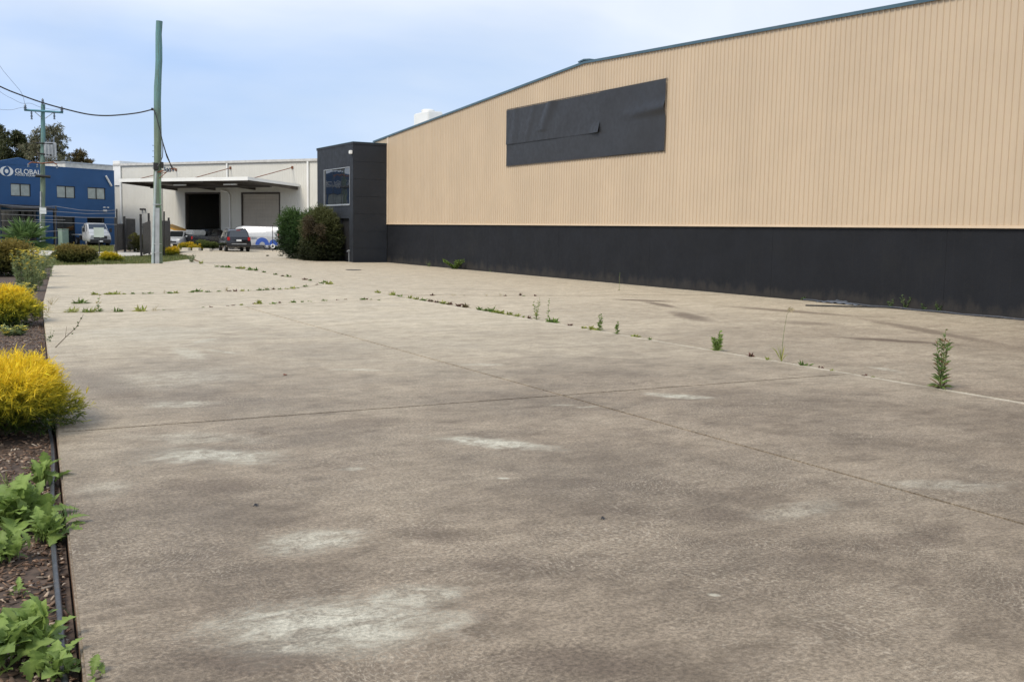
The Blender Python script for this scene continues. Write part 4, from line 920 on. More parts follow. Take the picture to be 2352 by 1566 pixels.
# white tray truck before the blue office
tp = G(208, 565.5); th = math.atan2(-tp.y, -tp.x)+rad(14)
trk = vehicle('tray_truck', 'white cab truck with an empty tray parked before the blue office', 'truck', (tp.x+vd.x*2.6, tp.y+vd.y*2.6, -.03), th-math.pi/2, CARWHT,
    [(.6, .45, 1.25, .90, .97, .95), (1.9, .40, 1.25, .90, .98, .95), (2.5, .40, 1.10, .86, .95, .86), (2.72, .5, .95, .8, .86, .76)],
    [(.6, 1.22, 1.98, .95, .78), (1.2, 1.22, 2.02, .95, .78), (1.5, 1.22, 1.95, .95, .76), (2.35, 1.12, 1.16, .90, .82)],
    [[(.75, 1.3), (1.85, 1.28), (1.45, 1.84), (.75, 1.86)]],
    [('windscreen', (2.28, 1.18, .80, 1.56, 1.9, .68))], [(.93, 1.75, .36), (.93, -1.6, .36)],
    [('grille', (0, 2.72, .78), (1.1, .06, .26), BLACK), ('bumper', (0, 2.74, .46), (1.7, .12, .3), BLACK), ('headlamp', (-.70, 2.6, .88), (.28, .22, .24), LAMPW), ('headlamp', (.70, 2.6, .88), (.28, .22, .24), LAMPW), ('badge', (0, 2.76, .82), (.16, .02, .14), GALV), ('number_plate', (0, 2.81, .46), (.37, .02, .12), LETTER),
     ('side_mirror', (-1.12, 1.75, 1.4), (.2, .12, .34), BLACK), ('side_mirror', (1.12, 1.75, 1.4), (.2, .12, .34), BLACK), ('tray', (0, -1.35, .95), (2.0, 3.6, .1), GALV), ('chassis', (0, -1.0, .62), (.8, 3.8, .2), BLACK), ('headboard', (0, .48, 1.35), (1.9, .05, .75), GALV), ('toolbox', (.75, -.4, .7), (.35, .8, .4), BLACK)])
# dark utility parked inside the doorway side, with lit tail trim
up_ = G(492, 569); uh = math.atan2(up_.y, up_.x)-rad(60)
vehicle('utility', 'dark utility with a canopy tray standing in the shade by the open doorway', 'car', (up_.x+vd.x*2.5, up_.y+vd.y*2.5, -.03), uh-math.pi/2, CARBLK,
    [(-2.5, .5, 1.0, .80, .86, .84), (-2.4, .42, 1.04, .84, .9, .86), (1.0, .38, 1.04, .84, .9, .86), (1.8, .4, .98, .82, .9, .82), (2.4, .45, .85, .76, .84, .76)],
    [(-.9, 1.0, 1.02, .84, .78), (-.8, 1.0, 1.62, .85, .66), (.2, 1.0, 1.68, .85, .66), (.5, 1.0, 1.62, .85, .64), (1.2, .98, 1.0, .82, .76)],
    [[(-.7, 1.08), (.9, 1.06), (.4, 1.54), (-.7, 1.56)]], [('windscreen', (1.12, 1.04, .72, .56, 1.58, .6)), ('rear_window', (-.86, 1.1, .7, -.82, 1.55, .6))], [(.88, -1.5, .37), (.88, 1.5, .37)],
    [('tail_lamp', (-.8, -2.46, .85), (.14, .1, .3), LAMPR), ('tail_lamp', (.8, -2.46, .85), (.14, .1, .3), LAMPR), ('tray_rack', (0, -1.7, 1.3), (1.5, 1.3, .5), GALV)])
# bins, bollards
bn_ = G(440, 567)+vd*2; bt = thing('waste_skip', 'blue waste skip with raised curved yellow lid behind the hatchback', 'skip', bn_, WANG)
mb = MB(); mb.loft([[(-.75, -.6, .1), (.75, -.6, .1), (.75, .6, .1), (-.75, .6, .1)], [(-.95, -.75, 1.25), (.95, -.75, 1.25), (.95, .75, 1.25), (-.95, .75, 1.25)]]); mb.build('body', BLUEP, bt, bevel=.03)
mb = MB(); mb.box(-1.0, 1.0, -.8, .8, 1.252, 1.36); mb.build('rim', YELLOWP, bt)
mb = MB(); prof = [(-1.0-2.2*math.sin(a*math.pi/2*.98), 1.36+.55*math.sin(a*math.pi*.5)) for a in [i/10 for i in range(11)]]
mb.loft([[(x, -.75, z), (x, .75, z), (x, .75, z+.09), (x, -.75, z+.09)] for x, z in prof]); mb.build('lid', YELLOWP, bt, smooth=True)
for sx in (-.6, .6): mb = MB(); mb.lathe([(.1, -.04), (.1, .04)], 12, 'x', (sx, -.5, .08)); mb.build('castor', RUBBER, bt)
def bollard(px, py, label, h=1.0):
    g = G(px, py); t = thing('bollard', label, 'bollard', (g.x, g.y, -.03)); mb = MB(); mb.lathe([(.24, 0), (.24, .05), (.09, .07), (.075, h), (.06, h+.02)], 14); mb.build('post', ORANGE, t, smooth=True)
    mb = MB(); mb.lathe([(.086, h*.62), (.086, h*.75)], 14); mb.build('band', LETTER, t); return t
b1 = bollard(475, 568, 'orange plastic bollard carrying a chain by the dark utility', .95); b2 = bollard(507, 568, 'orange plastic bollard at the far end of the chain, behind the black wagon', .95); bollard(262, 561, 'red-orange marker post beside the tray truck', .55)
pa, pb_ = b1.location+Vector((0, 0, .85)), b2.location+Vector((0, 0, .85))
mb = MB(); mb.tube([pa.lerp(pb_, k/10)+Vector((0, 0, -.22*4*(k/10)*(1-k/10)))-pa for k in range(11)], .022, 6); o = mb.build('barrier_chain', LAMPR, None, smooth=True); o.location = pa; tag(o, 'red barrier chain sagging between two orange bollards', 'chain')
g = G(626.5, 577); t = thing('round_sign_post', 'thin dark post with a small white ring before the white van', 'sign', (g.x, g.y, -.02))
mb = MB(); mb.tube([(0, 0, 0), (0, 0, hz(g, 517))], .028, 8); mb.build('post', DARKM, t)
mb = MB(); zc = hz(g, 565); q = []
for k in range(17):
    a = 2*math.pi*k/16; q.append(vr*(.14*math.cos(a))-vd*.06+Vector((0, 0, zc+.14*math.sin(a))))
mb.tube(q, .035, 6, caps=False); mb.build('ring', LETTER, t)
# white kerb blocks under the hedge
for i, (px, py, lab) in enumerate(((428, 575.5, 'pale concrete block under the yellow hedge beside the driveway'), (477, 577, 'pale concrete block at the foot of the green hedge'), (452, 575.5, 'pale concrete block between the yellow and the green hedge'))):
    g = G(px, py); t = MB(); t.box(-.35, .35, -.15, .15, -.05, .22); o = t.build('kerb_block', CONC2, None, bevel=.03); o.location = (g.x, g.y, -.01); o.rotation_euler = (0, 0, WANG); tag(o, lab, 'concrete block', 'kerb blocks under the hedges')
# debris along the warehouse wall
a, b = G(1850, 702), G(2085, 706); b.x = min(b.x, WX-.2)
mb = MB(); mb.tube([Vector((0, 0, .022)), Vector((b.x-a.x, b.y-a.y, .03))], .02, 8); o = mb.build('loose_pipe', BLACK, None); o.location = (a.x, a.y, -.012); tag(o, 'thin black pipe lying on the concrete near the charcoal wall', 'pipe')
mb = MB(); pts = []
for k in range(25):
    yy = 22.5-k*.5; pts.append((WX-.06-.05*math.sin(k*.7)-.015*k % .04, yy, .03+.012*math.sin(k*2.1)))
mb.tube([(p[0]-WX, p[1]-22.5, p[2]) for p in pts], .035, 6); o = mb.build('fallen_edging', PIPE, None, smooth=True); o.location = (WX-.03, 22.5, -.02); tag(o, 'strip of fallen dark edging lying along the foot of the charcoal wall', 'edging')
ga = G(1935, 690); mb = MB(); v = []; nx_ = 14
for j in range(5):
    for i in range(nx_+1):
        u = i/nx_; v.append((-.05-.05*j, (.5-u)*1.5, .01+.08*math.sin(math.pi*u)**1.5*(1-j*.2)+.02*math.sin(i*2.3+j)))
f = [(j*(nx_+1)+i, j*(nx_+1)+i+1, (j+1)*(nx_+1)+i+1, (j+1)*(nx_+1)+i) for j in range(4) for i in range(nx_)]
mb.add(v, f); o = mb.build('plastic_sheet', paint('grey_plastic', (.10, .11, .13), .5), None, smooth=True, fix=False); o.location = (WX-.03, onp(1935, 685, (WX, 0, 0), (1, 0)).y, -.012)
mm = o.modifiers.new('thick', 'SOLIDIFY'); mm.thickness = .012; tag(o, 'crumpled grey plastic sheet slumped against the charcoal wall', 'plastic sheet')
# drain cover
g = G(812, 619.5); t = MB(); t.lathe([(.36, 0), (.36, .012), (.32, .016)], 24); o = t.build('drain_cover', DARKM, None); o.location = (g.x, g.y, -.012); tag(o, 'round dark drain cover in the far driveway concrete', 'drain cover')
# black poly pipe along the slab edge
pts = []
for k in range(48):
    yy = 2.2+k*.24; pts.append(Vector((EDGE(yy)-.075-.02*math.sin(yy*1.1)-.03*math.sin(yy*.43+1), yy, -.062+.008*math.sin(yy*2.3))))
base = pts[0].copy(); mb = MB(); mb.tube([p-base for p in pts], .0165, 12); o = mb.build('irrigation_pipe', PIPE, None, smooth=True); o.location = base; tag(o, 'black irrigation pipe lying in the mulch along the concrete edge', 'pipe')
# dead leaves on the slab
for px, py, an, lab in ((588, 1163, .3, 'curled dark leaf lying alone on the grey concrete'), (655, 862, .9, 'pair of reddish leaf scraps on the concrete'), (1385, 1193, .2, 'tiny dark leaf scrap on the brown concrete')):
    g = G(px, py); mb = MB(); s_ = .03 if py > 1000 else .07
    v = []
    for i in range(7):
        u = i/6; w = math.sin(math.pi*u)*s_*.3; v += [(s_*(u-.5)*2*.7, -w, .004+.012*abs(u-.5)), (s_*(u-.5)*2*.7, w, .016*math.sin(math.pi*u)+.004)]
    mb.add(v, [(2*i, 2*i+2, 2*i+3, 2*i+1) for i in range(6)]); o = mb.build('dead_leaf', RUST if py < 1000 else DARKM, None, fix=False); o.location = (g.x, g.y, .002); o.rotation_euler = (0, 0, an); m_ = o.modifiers.new('t', 'SOLIDIFY'); m_.thickness = .001; tag(o, lab, 'leaf')

# ================================================================ VEGETATION
def unit(a): return a/np.maximum(np.linalg.norm(a, axis=-1, keepdims=True), 1e-9)
def rdir(n, zbias=0.0):
    d = RNG.normal(size=(n, 3)); d[:, 2] += zbias; return unit(d)
def blade_mesh(name, P, D, Ln, Wd, col, parent=None, droop=.25, m=None, stuff=False, tipcol=None):
    """one narrow leaf per row: base P, direction D, length, width, colour"""
    n = len(P); Ln = np.broadcast_to(np.asarray(Ln, float), (n,))[:, None]; Wd = np.broadcast_to(np.asarray(Wd, float), (n,))[:, None]
    R = rdir(n); Sd = unit(np.cross(D, R)); down = np.array([0, 0, -1.0])
    mid = P+D*Ln*.5; tip = P+D*Ln+down*Ln*droop*RNG.random((n, 1))
    V = np.stack([P-Sd*Wd*.22, P+Sd*Wd*.22, mid+Sd*Wd*.5, mid-Sd*Wd*.5, tip], 1).reshape(-1, 3)
    k = (np.arange(n)*5)[:, None]
    loops = np.concatenate([k+0, k+1, k+2, k+3, k+3, k+2, k+4], 1).ravel()
    starts = np.stack([np.arange(n)*7, np.arange(n)*7+4], 1).ravel(); tot = np.tile([4, 3], n)
    me = bpy.data.meshes.new(name); me.vertices.add(n*5); me.vertices.foreach_set('co', V.ravel().astype(np.float32))
    me.loops.add(n*7); me.loops.foreach_set('vertex_index', loops.astype(np.int32)); me.polygons.add(2*n)
    me.polygons.foreach_set('loop_start', starts.astype(np.int32)); me.polygons.foreach_set('loop_total', tot.astype(np.int32))
    me.update(calc_edges=True)
    at = me.color_attributes.new('Col', 'FLOAT_COLOR', 'POINT')
    c = np.ones((n, 5, 4), np.float32); c[:, :, :3] = col[:, None, :]
    if tipcol is not None: c[:, 2:, :3] = tipcol[:, None, :]
    at.data.foreach_set('color', c.ravel())
    me.materials.append(m or LEAF)
    o = link(bpy.data.objects.new(name, me), parent)
    if stuff: o['kind'] = 'stuff'
    return o
def colmix(n, cols, w=None, jit=.15):
    cols = np.array(cols); i = RNG.choice(len(cols), n, p=w); c = cols[i]*(1+jit*RNG.normal(size=(n, 1))); return np.clip(c, .004, 1)
BARK = paint('bark', (.11, .085, .06), .9, 0, .3, 12.0, bmp=.01); PALEBARK = paint('pale_bark', (.42, .38, .33), .8, 0, .2, 6.0)
def stems(parent, ends, r=.02, m=None, name='stem', base=(0, 0, 0), wob=.06, n=6):
    mb = MB()
    for e in ends:
        e = Vector(e); b = Vector(base)+Vector((random.uniform(-1, 1)*r*2, random.uniform(-1, 1)*r*2, -.03)); pts = []
        for i in range(n+1):
            u = i/n; q = b.lerp(e, u); q.z = b.z+(e.z-b.z)*(u**.8); q += Vector((random.uniform(-1, 1), random.uniform(-1, 1), 0))*wob*math.sin(math.pi*u)*(e-b).length; pts.append(q)
        mb.tube(pts, [r*(1-.75*i/n) for i in range(n+1)], 6)
    return mb.build(name, m or BARK, parent, smooth=True)

def shoot_bush(name, label, cat, loc, rx, ry, h, nshoot, per, slen, nlen, nwid, top, midc, low, lobes=14, group=None, zlow=.08, seed=0, spiky=.5, up_=.55, zmin=.25):
    """shrub of feathery shoots: shoots grow outwards from lumpy lobes, each carries needles"""
    t = thing(name, label, cat, loc, 0, group)
    # lobes
    a = RNG.random(lobes)*2*np.pi; rr = np.sqrt(RNG.random(lobes))*.62; zz = zmin+(.85-zmin)*RNG.random(lobes)*(1-rr*.55)
    lob = np.stack([np.cos(a)*rr*rx, np.sin(a)*rr*ry, zz*h], 1); lr = (.30+.18*RNG.random(lobes))
    i = RNG.integers(0, lobes, nshoot); d = rdir(nshoot, .35)
    rad_ = lr[i][:, None]*np.array([[rx, ry, h*.62]])*(.55+.45*RNG.random((nshoot, 1))**.5)
    O = lob[i]+d*rad_; O[:, 2] = np.maximum(O[:, 2], zlow*h+.02*RNG.random(nshoot))
    D = unit(d*np.array([1, 1, .7])+np.array([0, 0, up_])+.35*RNG.normal(size=(nshoot, 3))+spiky*unit(O*np.array([1/rx, 1/ry, .4/h])))
    SL = slen*(.5+.9*RNG.random(nshoot))
    k = np.repeat(np.arange(nshoot), per); u = RNG.random(len(k))
    P = O[k]+D[k]*(SL[k]*u)[:, None]
    ND = unit(D[k]*1.0+.55*RNG.normal(size=(len(k), 3)))
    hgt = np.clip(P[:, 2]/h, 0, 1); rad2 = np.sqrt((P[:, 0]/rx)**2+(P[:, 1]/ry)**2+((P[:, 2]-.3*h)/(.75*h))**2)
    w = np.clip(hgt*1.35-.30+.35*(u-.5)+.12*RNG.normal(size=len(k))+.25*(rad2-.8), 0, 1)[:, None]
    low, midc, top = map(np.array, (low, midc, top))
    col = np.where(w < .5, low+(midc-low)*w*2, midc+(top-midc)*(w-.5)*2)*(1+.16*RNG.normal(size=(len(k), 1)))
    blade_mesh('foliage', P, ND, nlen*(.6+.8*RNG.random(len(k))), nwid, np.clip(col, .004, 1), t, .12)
    stems(t, [tuple(l) for l in lob], r=.018*max(rx, .4), n=5)
    return t
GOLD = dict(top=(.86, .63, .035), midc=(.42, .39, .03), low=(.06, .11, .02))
g = G(4, 1000, -.085)
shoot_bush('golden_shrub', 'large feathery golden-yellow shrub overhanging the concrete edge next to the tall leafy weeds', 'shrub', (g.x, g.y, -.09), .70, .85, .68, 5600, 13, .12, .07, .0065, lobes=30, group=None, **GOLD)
g = G(0, 748, -.085)
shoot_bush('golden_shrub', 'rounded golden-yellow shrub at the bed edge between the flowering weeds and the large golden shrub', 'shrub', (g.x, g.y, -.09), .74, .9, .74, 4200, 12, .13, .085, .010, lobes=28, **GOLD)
g = G(256, 600); shoot_bush('golden_shrub', 'small low yellow-green shrub on the verge by the fence post', 'shrub', (g.x, g.y, -.03), .56, .5, .42, 900, 9, .12, .10, .018, (.62, .48, .03), (.36, .36, .03), (.07, .12, .02))
g = G(395, 587); shoot_bush('golden_shrub', 'small bright yellow shrub right of the conduit pole', 'shrub', (g.x, g.y, -.03), .42, .4, .52, 700, 9, .12, .10, .018, (.68, .46, .02), (.40, .38, .03), (.08, .13, .02))
g = G(425, 574); shoot_bush('golden_shrub', 'yellow hedge shrub behind the pale kerb block', 'shrub', (g.x, g.y, -.03), .75, .5, .62, 700, 9, .12, .12, .025, (.62, .42, .02), (.42, .36, .03), (.08, .12, .02))
g = G(448, 575); shoot_bush('golden_shrub', 'low yellow shrub touching the green hedge', 'shrub', (g.x, g.y, -.03), .6, .4, .42, 500, 9, .12, .12, .025, (.60, .40, .02), (.40, .34, .03), (.08, .12, .02))
g = G(478, 575); shoot_bush('green_hedge', 'low dark green hedge beside the driveway and the black wagon', 'hedge', (g.x, g.y+.3, -.03), 1.15, .7, .75, 1500, 9, .1, .11, .03, (.16, .19, .05), (.08, .11, .03), (.03, .05, .015), spiky=.2)
g = G(440, 566); shoot_bush('brown_shrub', 'rusty brown-green shrub in front of the blue skip', 'shrub', (g.x, g.y, -.03), 1.25, .8, 1.0, 1300, 9, .14, .12, .03, (.20, .15, .06), (.12, .11, .05), (.05, .05, .02), spiky=.3)
g = G(376, 586); shoot_bush('olive_shrub', 'small olive shrub at the foot of the conduit pole', 'shrub', (g.x, g.y+.6, -.03), .5, .5, .45, 500, 9, .1, .1, .025, (.16, .16, .05), (.09, .10, .03), (.04, .05, .015), spiky=.3)
g = G(322, 580); shoot_bush('olive_shrub', 'olive shrub seen between the dark gate leaves', 'shrub', (g.x, g.y+1, -.03), .6, .5, 1.35, 900, 9, .12, .12, .03, (.17, .16, .04), (.10, .10, .03), (.04, .05, .015), spiky=.3)
g = G(180, 605); shoot_bush('olive_shrub', 'long low olive-green shrub on the verge left of the small yellow one', 'shrub', (g.x, g.y+.5, -.03), 1.22, .75, .85, 3600, 9, .13, .085, .028, (.27, .21, .06), (.12, .13, .035), (.03, .045, .012), lobes=26, spiky=.25)
g = G(155, 560); shoot_bush('olive_shrub', 'dark shrub against the blue office behind the cabinet', 'shrub', (g.x+vd.x*6, g.y+vd.y*6, -.03), 1.6, 1.2, 1.9, 900, 9, .2, .2, .06, (.08, .09, .04), (.05, .06, .03), (.02, .03, .012), spiky=.2)
g = G(40, 634, -.08); shoot_bush('rusty_shrub', 'broad bronze-green shrub behind the yellow-flowered weeds', 'shrub', (g.x-.9, g.y+.6, -.09), 1.75, 1.5, 1.3, 7500, 9, .16, .085, .03, (.27, .21, .05), (.15, .14, .035), (.035, .045, .012), lobes=34, spiky=.25)
# conifers beside the office tower
g = G(740, 598); shoot_bush('conifer_shrub', 'dense dark conifer shrub with browned patches before the tower door', 'shrub', (19.5, g.y-.1, -.02), 1.0, 1.3, 2.75, 7500, 12, .44, .17, .030, (.115, .125, .045), (.058, .070, .026), (.020, .026, .011), lobes=20, zmin=.1, spiky=.5, zlow=.03)
g = G(690, 594); shoot_bush('conifer_shrub', 'taller fresh green conifer shrub behind the browned one', 'shrub', (g.x+.35, g.y+.6, -.02), 1.3, 1.4, 3.15, 7500, 12, .5, .18, .032, (.075, .135, .034), (.034, .070, .020), (.014, .026, .009), lobes=18, zmin=.1, spiky=.7, zlow=.03)
# browned foliage on the front shrub's left shoulder
def brown_patch():
    par = [o for o in C.objects if o.name == 'conifer_shrub'][0]
    n = 6000; q = RNG.normal(size=(16, 3))*np.array([.28, .35, .55]); c0 = np.array([-.62, -.5, 1.4])+q[RNG.integers(0, 16, n)]; d = rdir(n); P = c0+d*np.array([.3, .3, .3])*(RNG.random((n, 1))**.5)
    P[:, 2] = np.maximum(P[:, 2], .25)
    D = unit(d+np.array([-.3, -.4, .5])+.5*RNG.normal(size=(n, 3)))
    blade_mesh('browned_foliage', P, D, .18, .03, colmix(n, [(.095, .075, .045), (.07, .058, .036), (.13, .10, .055)]), par, .2)
brown_patch()

# fan palm in the bed
g = G(58, 592, -.05)
pm = thing('fan_palm', 'spiky green fan palm rising behind the bronze shrub', 'palm', (g.x, g.y, -.06))
mb = MB(); mb.tube([(0, 0, -.05), (0, 0, .5), (.03, 0, .9)], [.16, .15, .12], 12); mb.build('trunk', BARK, pm, smooth=True)
for k in range(19):
    az = 2.4*k; el = rad(78-k*5.2); ln = .55+.25*random.random()
    tip = Vector((math.cos(az)*math.cos(el)*ln, math.sin(az)*math.cos(el)*ln, .85+math.sin(el)*ln))
    fr = MB(); fr.tube([(0, 0, .8), tuple(Vector((0, 0, .8)).lerp(tip, .5)+Vector((0, 0, .05))), tuple(tip)], [.018, .013, .01], 6); fr = fr.build('frond', paint('palm_stalk', (.14, .19, .06), .6) if k == 0 else bpy.data.materials['palm_stalk'], pm)
    n = 30; ax = np.array((tip-Vector((0, 0, .8))).normalized()); sd = unit(np.cross(ax, [0, 0, 1.0])); upv = np.cross(sd, ax)
    an = np.linspace(-1.75, 1.75, n)[:, None]; D = unit(np.cos(an)*ax+np.sin(an)*sd+.18*np.abs(np.sin(an))*upv)
    P = np.repeat(np.array(tip)[None], n, 0)+D*.02
    blade_mesh('leaflets', P, D, .95*(.8+.25*np.cos(an[:, 0]*.6)), .07, colmix(n, [(.12, .20, .06), (.17, .26, .09), (.08, .14, .045)]), fr, .25)

# ---- trees behind the blue office
def tree(name, label, P, top, width, ncl, nleaf, cols, llen, lwid, bark, sparse=1.0, trunk_r=.28, crown_lo=.35, droop=.5, group=None, flat=1.0):
    t = thing(name, label, 'tree', (P[0], P[1], -.2), 0, group)
    H_ = top; mb = MB()
    tips = []
    lean = random.uniform(-.6, .6)
    trunk = [Vector((lean*u*u+math.sin(u*4)*.15, math.cos(u*5)*.15, H_*.72*u)) for u in [i/8 for i in range(9)]]
    mb.tube(trunk, [trunk_r*(1-.75*i/8) for i in range(9)], 9)
    for k in range(ncl):
        u = crown_lo+(1-crown_lo)*(k+.5)/ncl
        a = 2.4*k+random.uniform(-.5, .5); prof = math.sin(math.pi*min(1, (u-crown_lo)/(1-crown_lo)*.78+.18))**.7
        r = width/2*prof*(.35+.6*random.random()); b = trunk[min(8, int(min(u*.85, 1)*8))]
        e = Vector((b.x+math.cos(a)*r, b.y+math.sin(a)*r, H_*u*.97))
        m_ = b.lerp(e, .5)+Vector((0, 0, -.08*r)); mb.tube([b, m_, e], [trunk_r*.28, trunk_r*.17, trunk_r*.06], 5); tips.append(np.array(e))
    mb.build('trunk', bark, t, smooth=True)
    tips = np.array(tips); i = RNG.integers(0, len(tips), nleaf); d = rdir(nleaf)
    sub = tips[i]+unit(RNG.normal(size=(nleaf, 3)))*width*.0
    rad_ = width*.17*sparse*(.6+.6*RNG.random(len(tips)))
    # smaller tufts inside each clump
    tuft = RNG.normal(size=(len(tips), 9, 3))*.55; q = RNG.integers(0, 9, nleaf)
    P_ = tips[i]+(tuft[i, q]+d*.38*RNG.random((nleaf, 1))**.5)*rad_[i][:, None]*np.array([1, 1, .75*flat])
    D = unit(d+np.array([0, 0, -droop])+.3*RNG.normal(size=(nleaf, 3)))
    blade_mesh('crown', P_, D, llen*(.6+.8*RNG.random(nleaf)), lwid, colmix(nleaf, cols, jit=.2), t, .2)
    return t
def tpos(px, dist):
    d = ray(px, 515); d.z = 0; d.normalize(); return d*dist
def ttop(px, py, dist): return hz(tpos(px, dist), py)+.2
tree('dark_gum_tree', 'dense dark olive gum tree rising behind the blue office gable', tpos(-8, 148), ttop(5, 283, 148), 5.2, 34, 22000, [(.035, .05, .018), (.055, .06, .02), (.025, .04, .02), (.08, .075, .03)], .42, .12, BARK, 1.15, .35, .3)
tree('dark_gum_tree', 'broad brownish gum tree crowding the blue office gable', tpos(-85, 150), ttop(-60, 262, 150), 9, 36, 22000, [(.035, .05, .02), (.055, .06, .025), (.03, .045, .02)], .42, .12, BARK, 1.15, .35, .3)
tree('dark_gum_tree', 'lower bushy olive tree filling the gap beside the pale gum', tpos(45, 142), ttop(48, 300, 142), 5.0, 28, 17000, [(.05, .06, .02), (.07, .075, .025), (.035, .045, .018)], .38, .11, BARK, 1.15, .25, .3)
tree('pale_gum_tree', 'open-crowned pale gum tree with sky showing through behind the second power pole', tpos(118, 140), ttop(112, 288, 140), 7.4, 56, 13000, [(.15, .15, .085), (.10, .11, .06), (.20, .18, .11)], .36, .09, PALEBARK, .62, .24, .38, .8)
tree('brown_gum_tree', 'small brown-green tree at the end of the blue office parapet', tpos(190, 140), ttop(190, 343, 140), 3.2, 22, 8000, [(.12, .09, .03), (.09, .08, .03), (.15, .11, .045)], .34, .09, BARK, 1.0, .2, .4)

# ---- grasses on the verges (uncountable)
def scatter_poly(poly, n):
    xs, ys_ = np.array([p[0] for p in poly]), np.array([p[1] for p in poly]); out = []
    while len(out) < n:
        x = RNG.uniform(xs.min(), xs.max(), 4000); y = RNG.uniform(ys_.min(), ys_.max(), 4000); ins = np.zeros(4000, bool); j = len(xs)-1
        for i in range(len(xs)):
            c = ((ys_[i] > y) != (ys_[j] > y)) & (x < (xs[j]-xs[i])*(y-ys_[i])/(ys_[j]-ys_[i]+1e-12)+xs[i]); ins ^= c; j = i
        out += list(zip(x[ins], y[ins]))
    return np.array(out[:n])
def turf(name, label, poly, n, h, cols, z=-.03, w=.02):
    p = scatter_poly(poly, n); P = np.c_[p, np.full(n, z)]; D = unit(RNG.normal(size=(n, 3))*np.array([.45, .45, .2])+np.array([0, 0, 1.0]))
    o = blade_mesh(name, P, D, h*(.4+RNG.random(n)), w, colmix(n, cols, jit=.2), None, .5, stuff=True); o['label'] = label; o['category'] = 'grass'; return o
turf('verge_grass', 'short patchy grass between the yard edge and the footpath', pixpoly([(95, 611), (348, 606), (425, 597), (447, 589), (400, 584), (268, 590), (120, 581)]), 16000, .13, [(.14, .17, .05), (.22, .20, .08), (.10, .14, .04)])
turf('street_grass', 'yellowing grass strip beside the street before the blue office', pixpoly([(40, 570), (120, 575.5), (215, 578), (260, 576.5), (260, 564), (100, 562)]), 16000, .14, [(.28, .25, .08), (.20, .22, .06), (.15, .19, .05)], w=.035)

# ---- weeds
GR = [(.13, .21, .045), (.18, .26, .06), (.10, .16, .04)]; YG = [(.30, .33, .07), (.22, .27, .06), (.36, .36, .10)]; RD = [(.17, .07, .06), (.12, .055, .05), (.14, .12, .05)]; DR = [(.42, .36, .20), (.33, .28, .15)]
def weed_clump(px, py, hpx, wpx, cols, label, name='joint_weed', n=26, z=0.0, group=None, fat=.16, cat='weed', zup=.55, w=None):
    g = G(px, py, z); s_ = ppm(g); h, w_ = hpx/s_, wpx/s_
    d = rdir(n, zup); d[:, 2] = np.abs(d[:, 2]); P = np.c_[RNG.uniform(-.25, .25, n)*w_, RNG.uniform(-.15, .15, n)*w_, np.full(n, -.012)]
    o = blade_mesh(name, P, d, np.maximum(h*.9, w_*.5)*(.45+.6*RNG.random(n)), fat*max(h, w_*.6), colmix(n, cols), None, .35); o.location = (g.x, g.y, z); tag(o, label, cat, group); return o
def tall_weed(px, py, hpx, cols, label, stems_=2, leafy=26, llen=.10, z=0.0, group=None, lw=.018, lean=(0, 0), bare=0.0, name='tall_weed', rosette=12, spread=.07):
    g = G(px, py, z); h = hpx/ppm(g); t = thing(name, label, 'weed', (g.x, g.y, z), 0, group); mb = MB(); Ps, Ds, Ls = [], [], []
    for k in range(stems_):
        a = 2.1*k+random.random(); hh = h*(1 if k == 0 else .6+.35*random.random())
        pts = [Vector((math.cos(a)*spread*h*u+lean[0]*h*u*u, math.sin(a)*spread*h*u+lean[1]*h*u*u, hh*u-.012)) for u in [i/7 for i in range(8)]]
        mb.tube(pts, [.006*max(h/.5, .6)*(1-.7*i/7) for i in range(8)], 5)
        for j in range(leafy):
            u = bare+(1-bare)*random.random()**.8; i = min(6, int(u*7)); q = pts[i].lerp(pts[i+1], u*7-i); b = 2.4*j
            Ps.append(q); Ds.append((math.cos(b)*.8, math.sin(b)*.8, .55)); Ls.append(llen*(1.15-.7*u)*(.7+.5*random.random()))
    for j in range(rosette):
        b = 2.4*j; Ps.append(Vector((0, 0, .0))); Ds.append((math.cos(b), math.sin(b), .25+.3*random.random())); Ls.append(llen*1.2)
    mb.build('stem', paint('weed_stem', (.14, .18, .06), .7) if 'weed_stem' not in bpy.data.materials else bpy.data.materials['weed_stem'], t)
    n = len(Ps); blade_mesh('leaves', np.array([tuple(p) for p in Ps]), unit(np.array(Ds)), np.array(Ls), lw, colmix(n, cols), t, .3); return t
GJ = 'small weeds in the concrete joints'
LG = LY = LR = LD = None
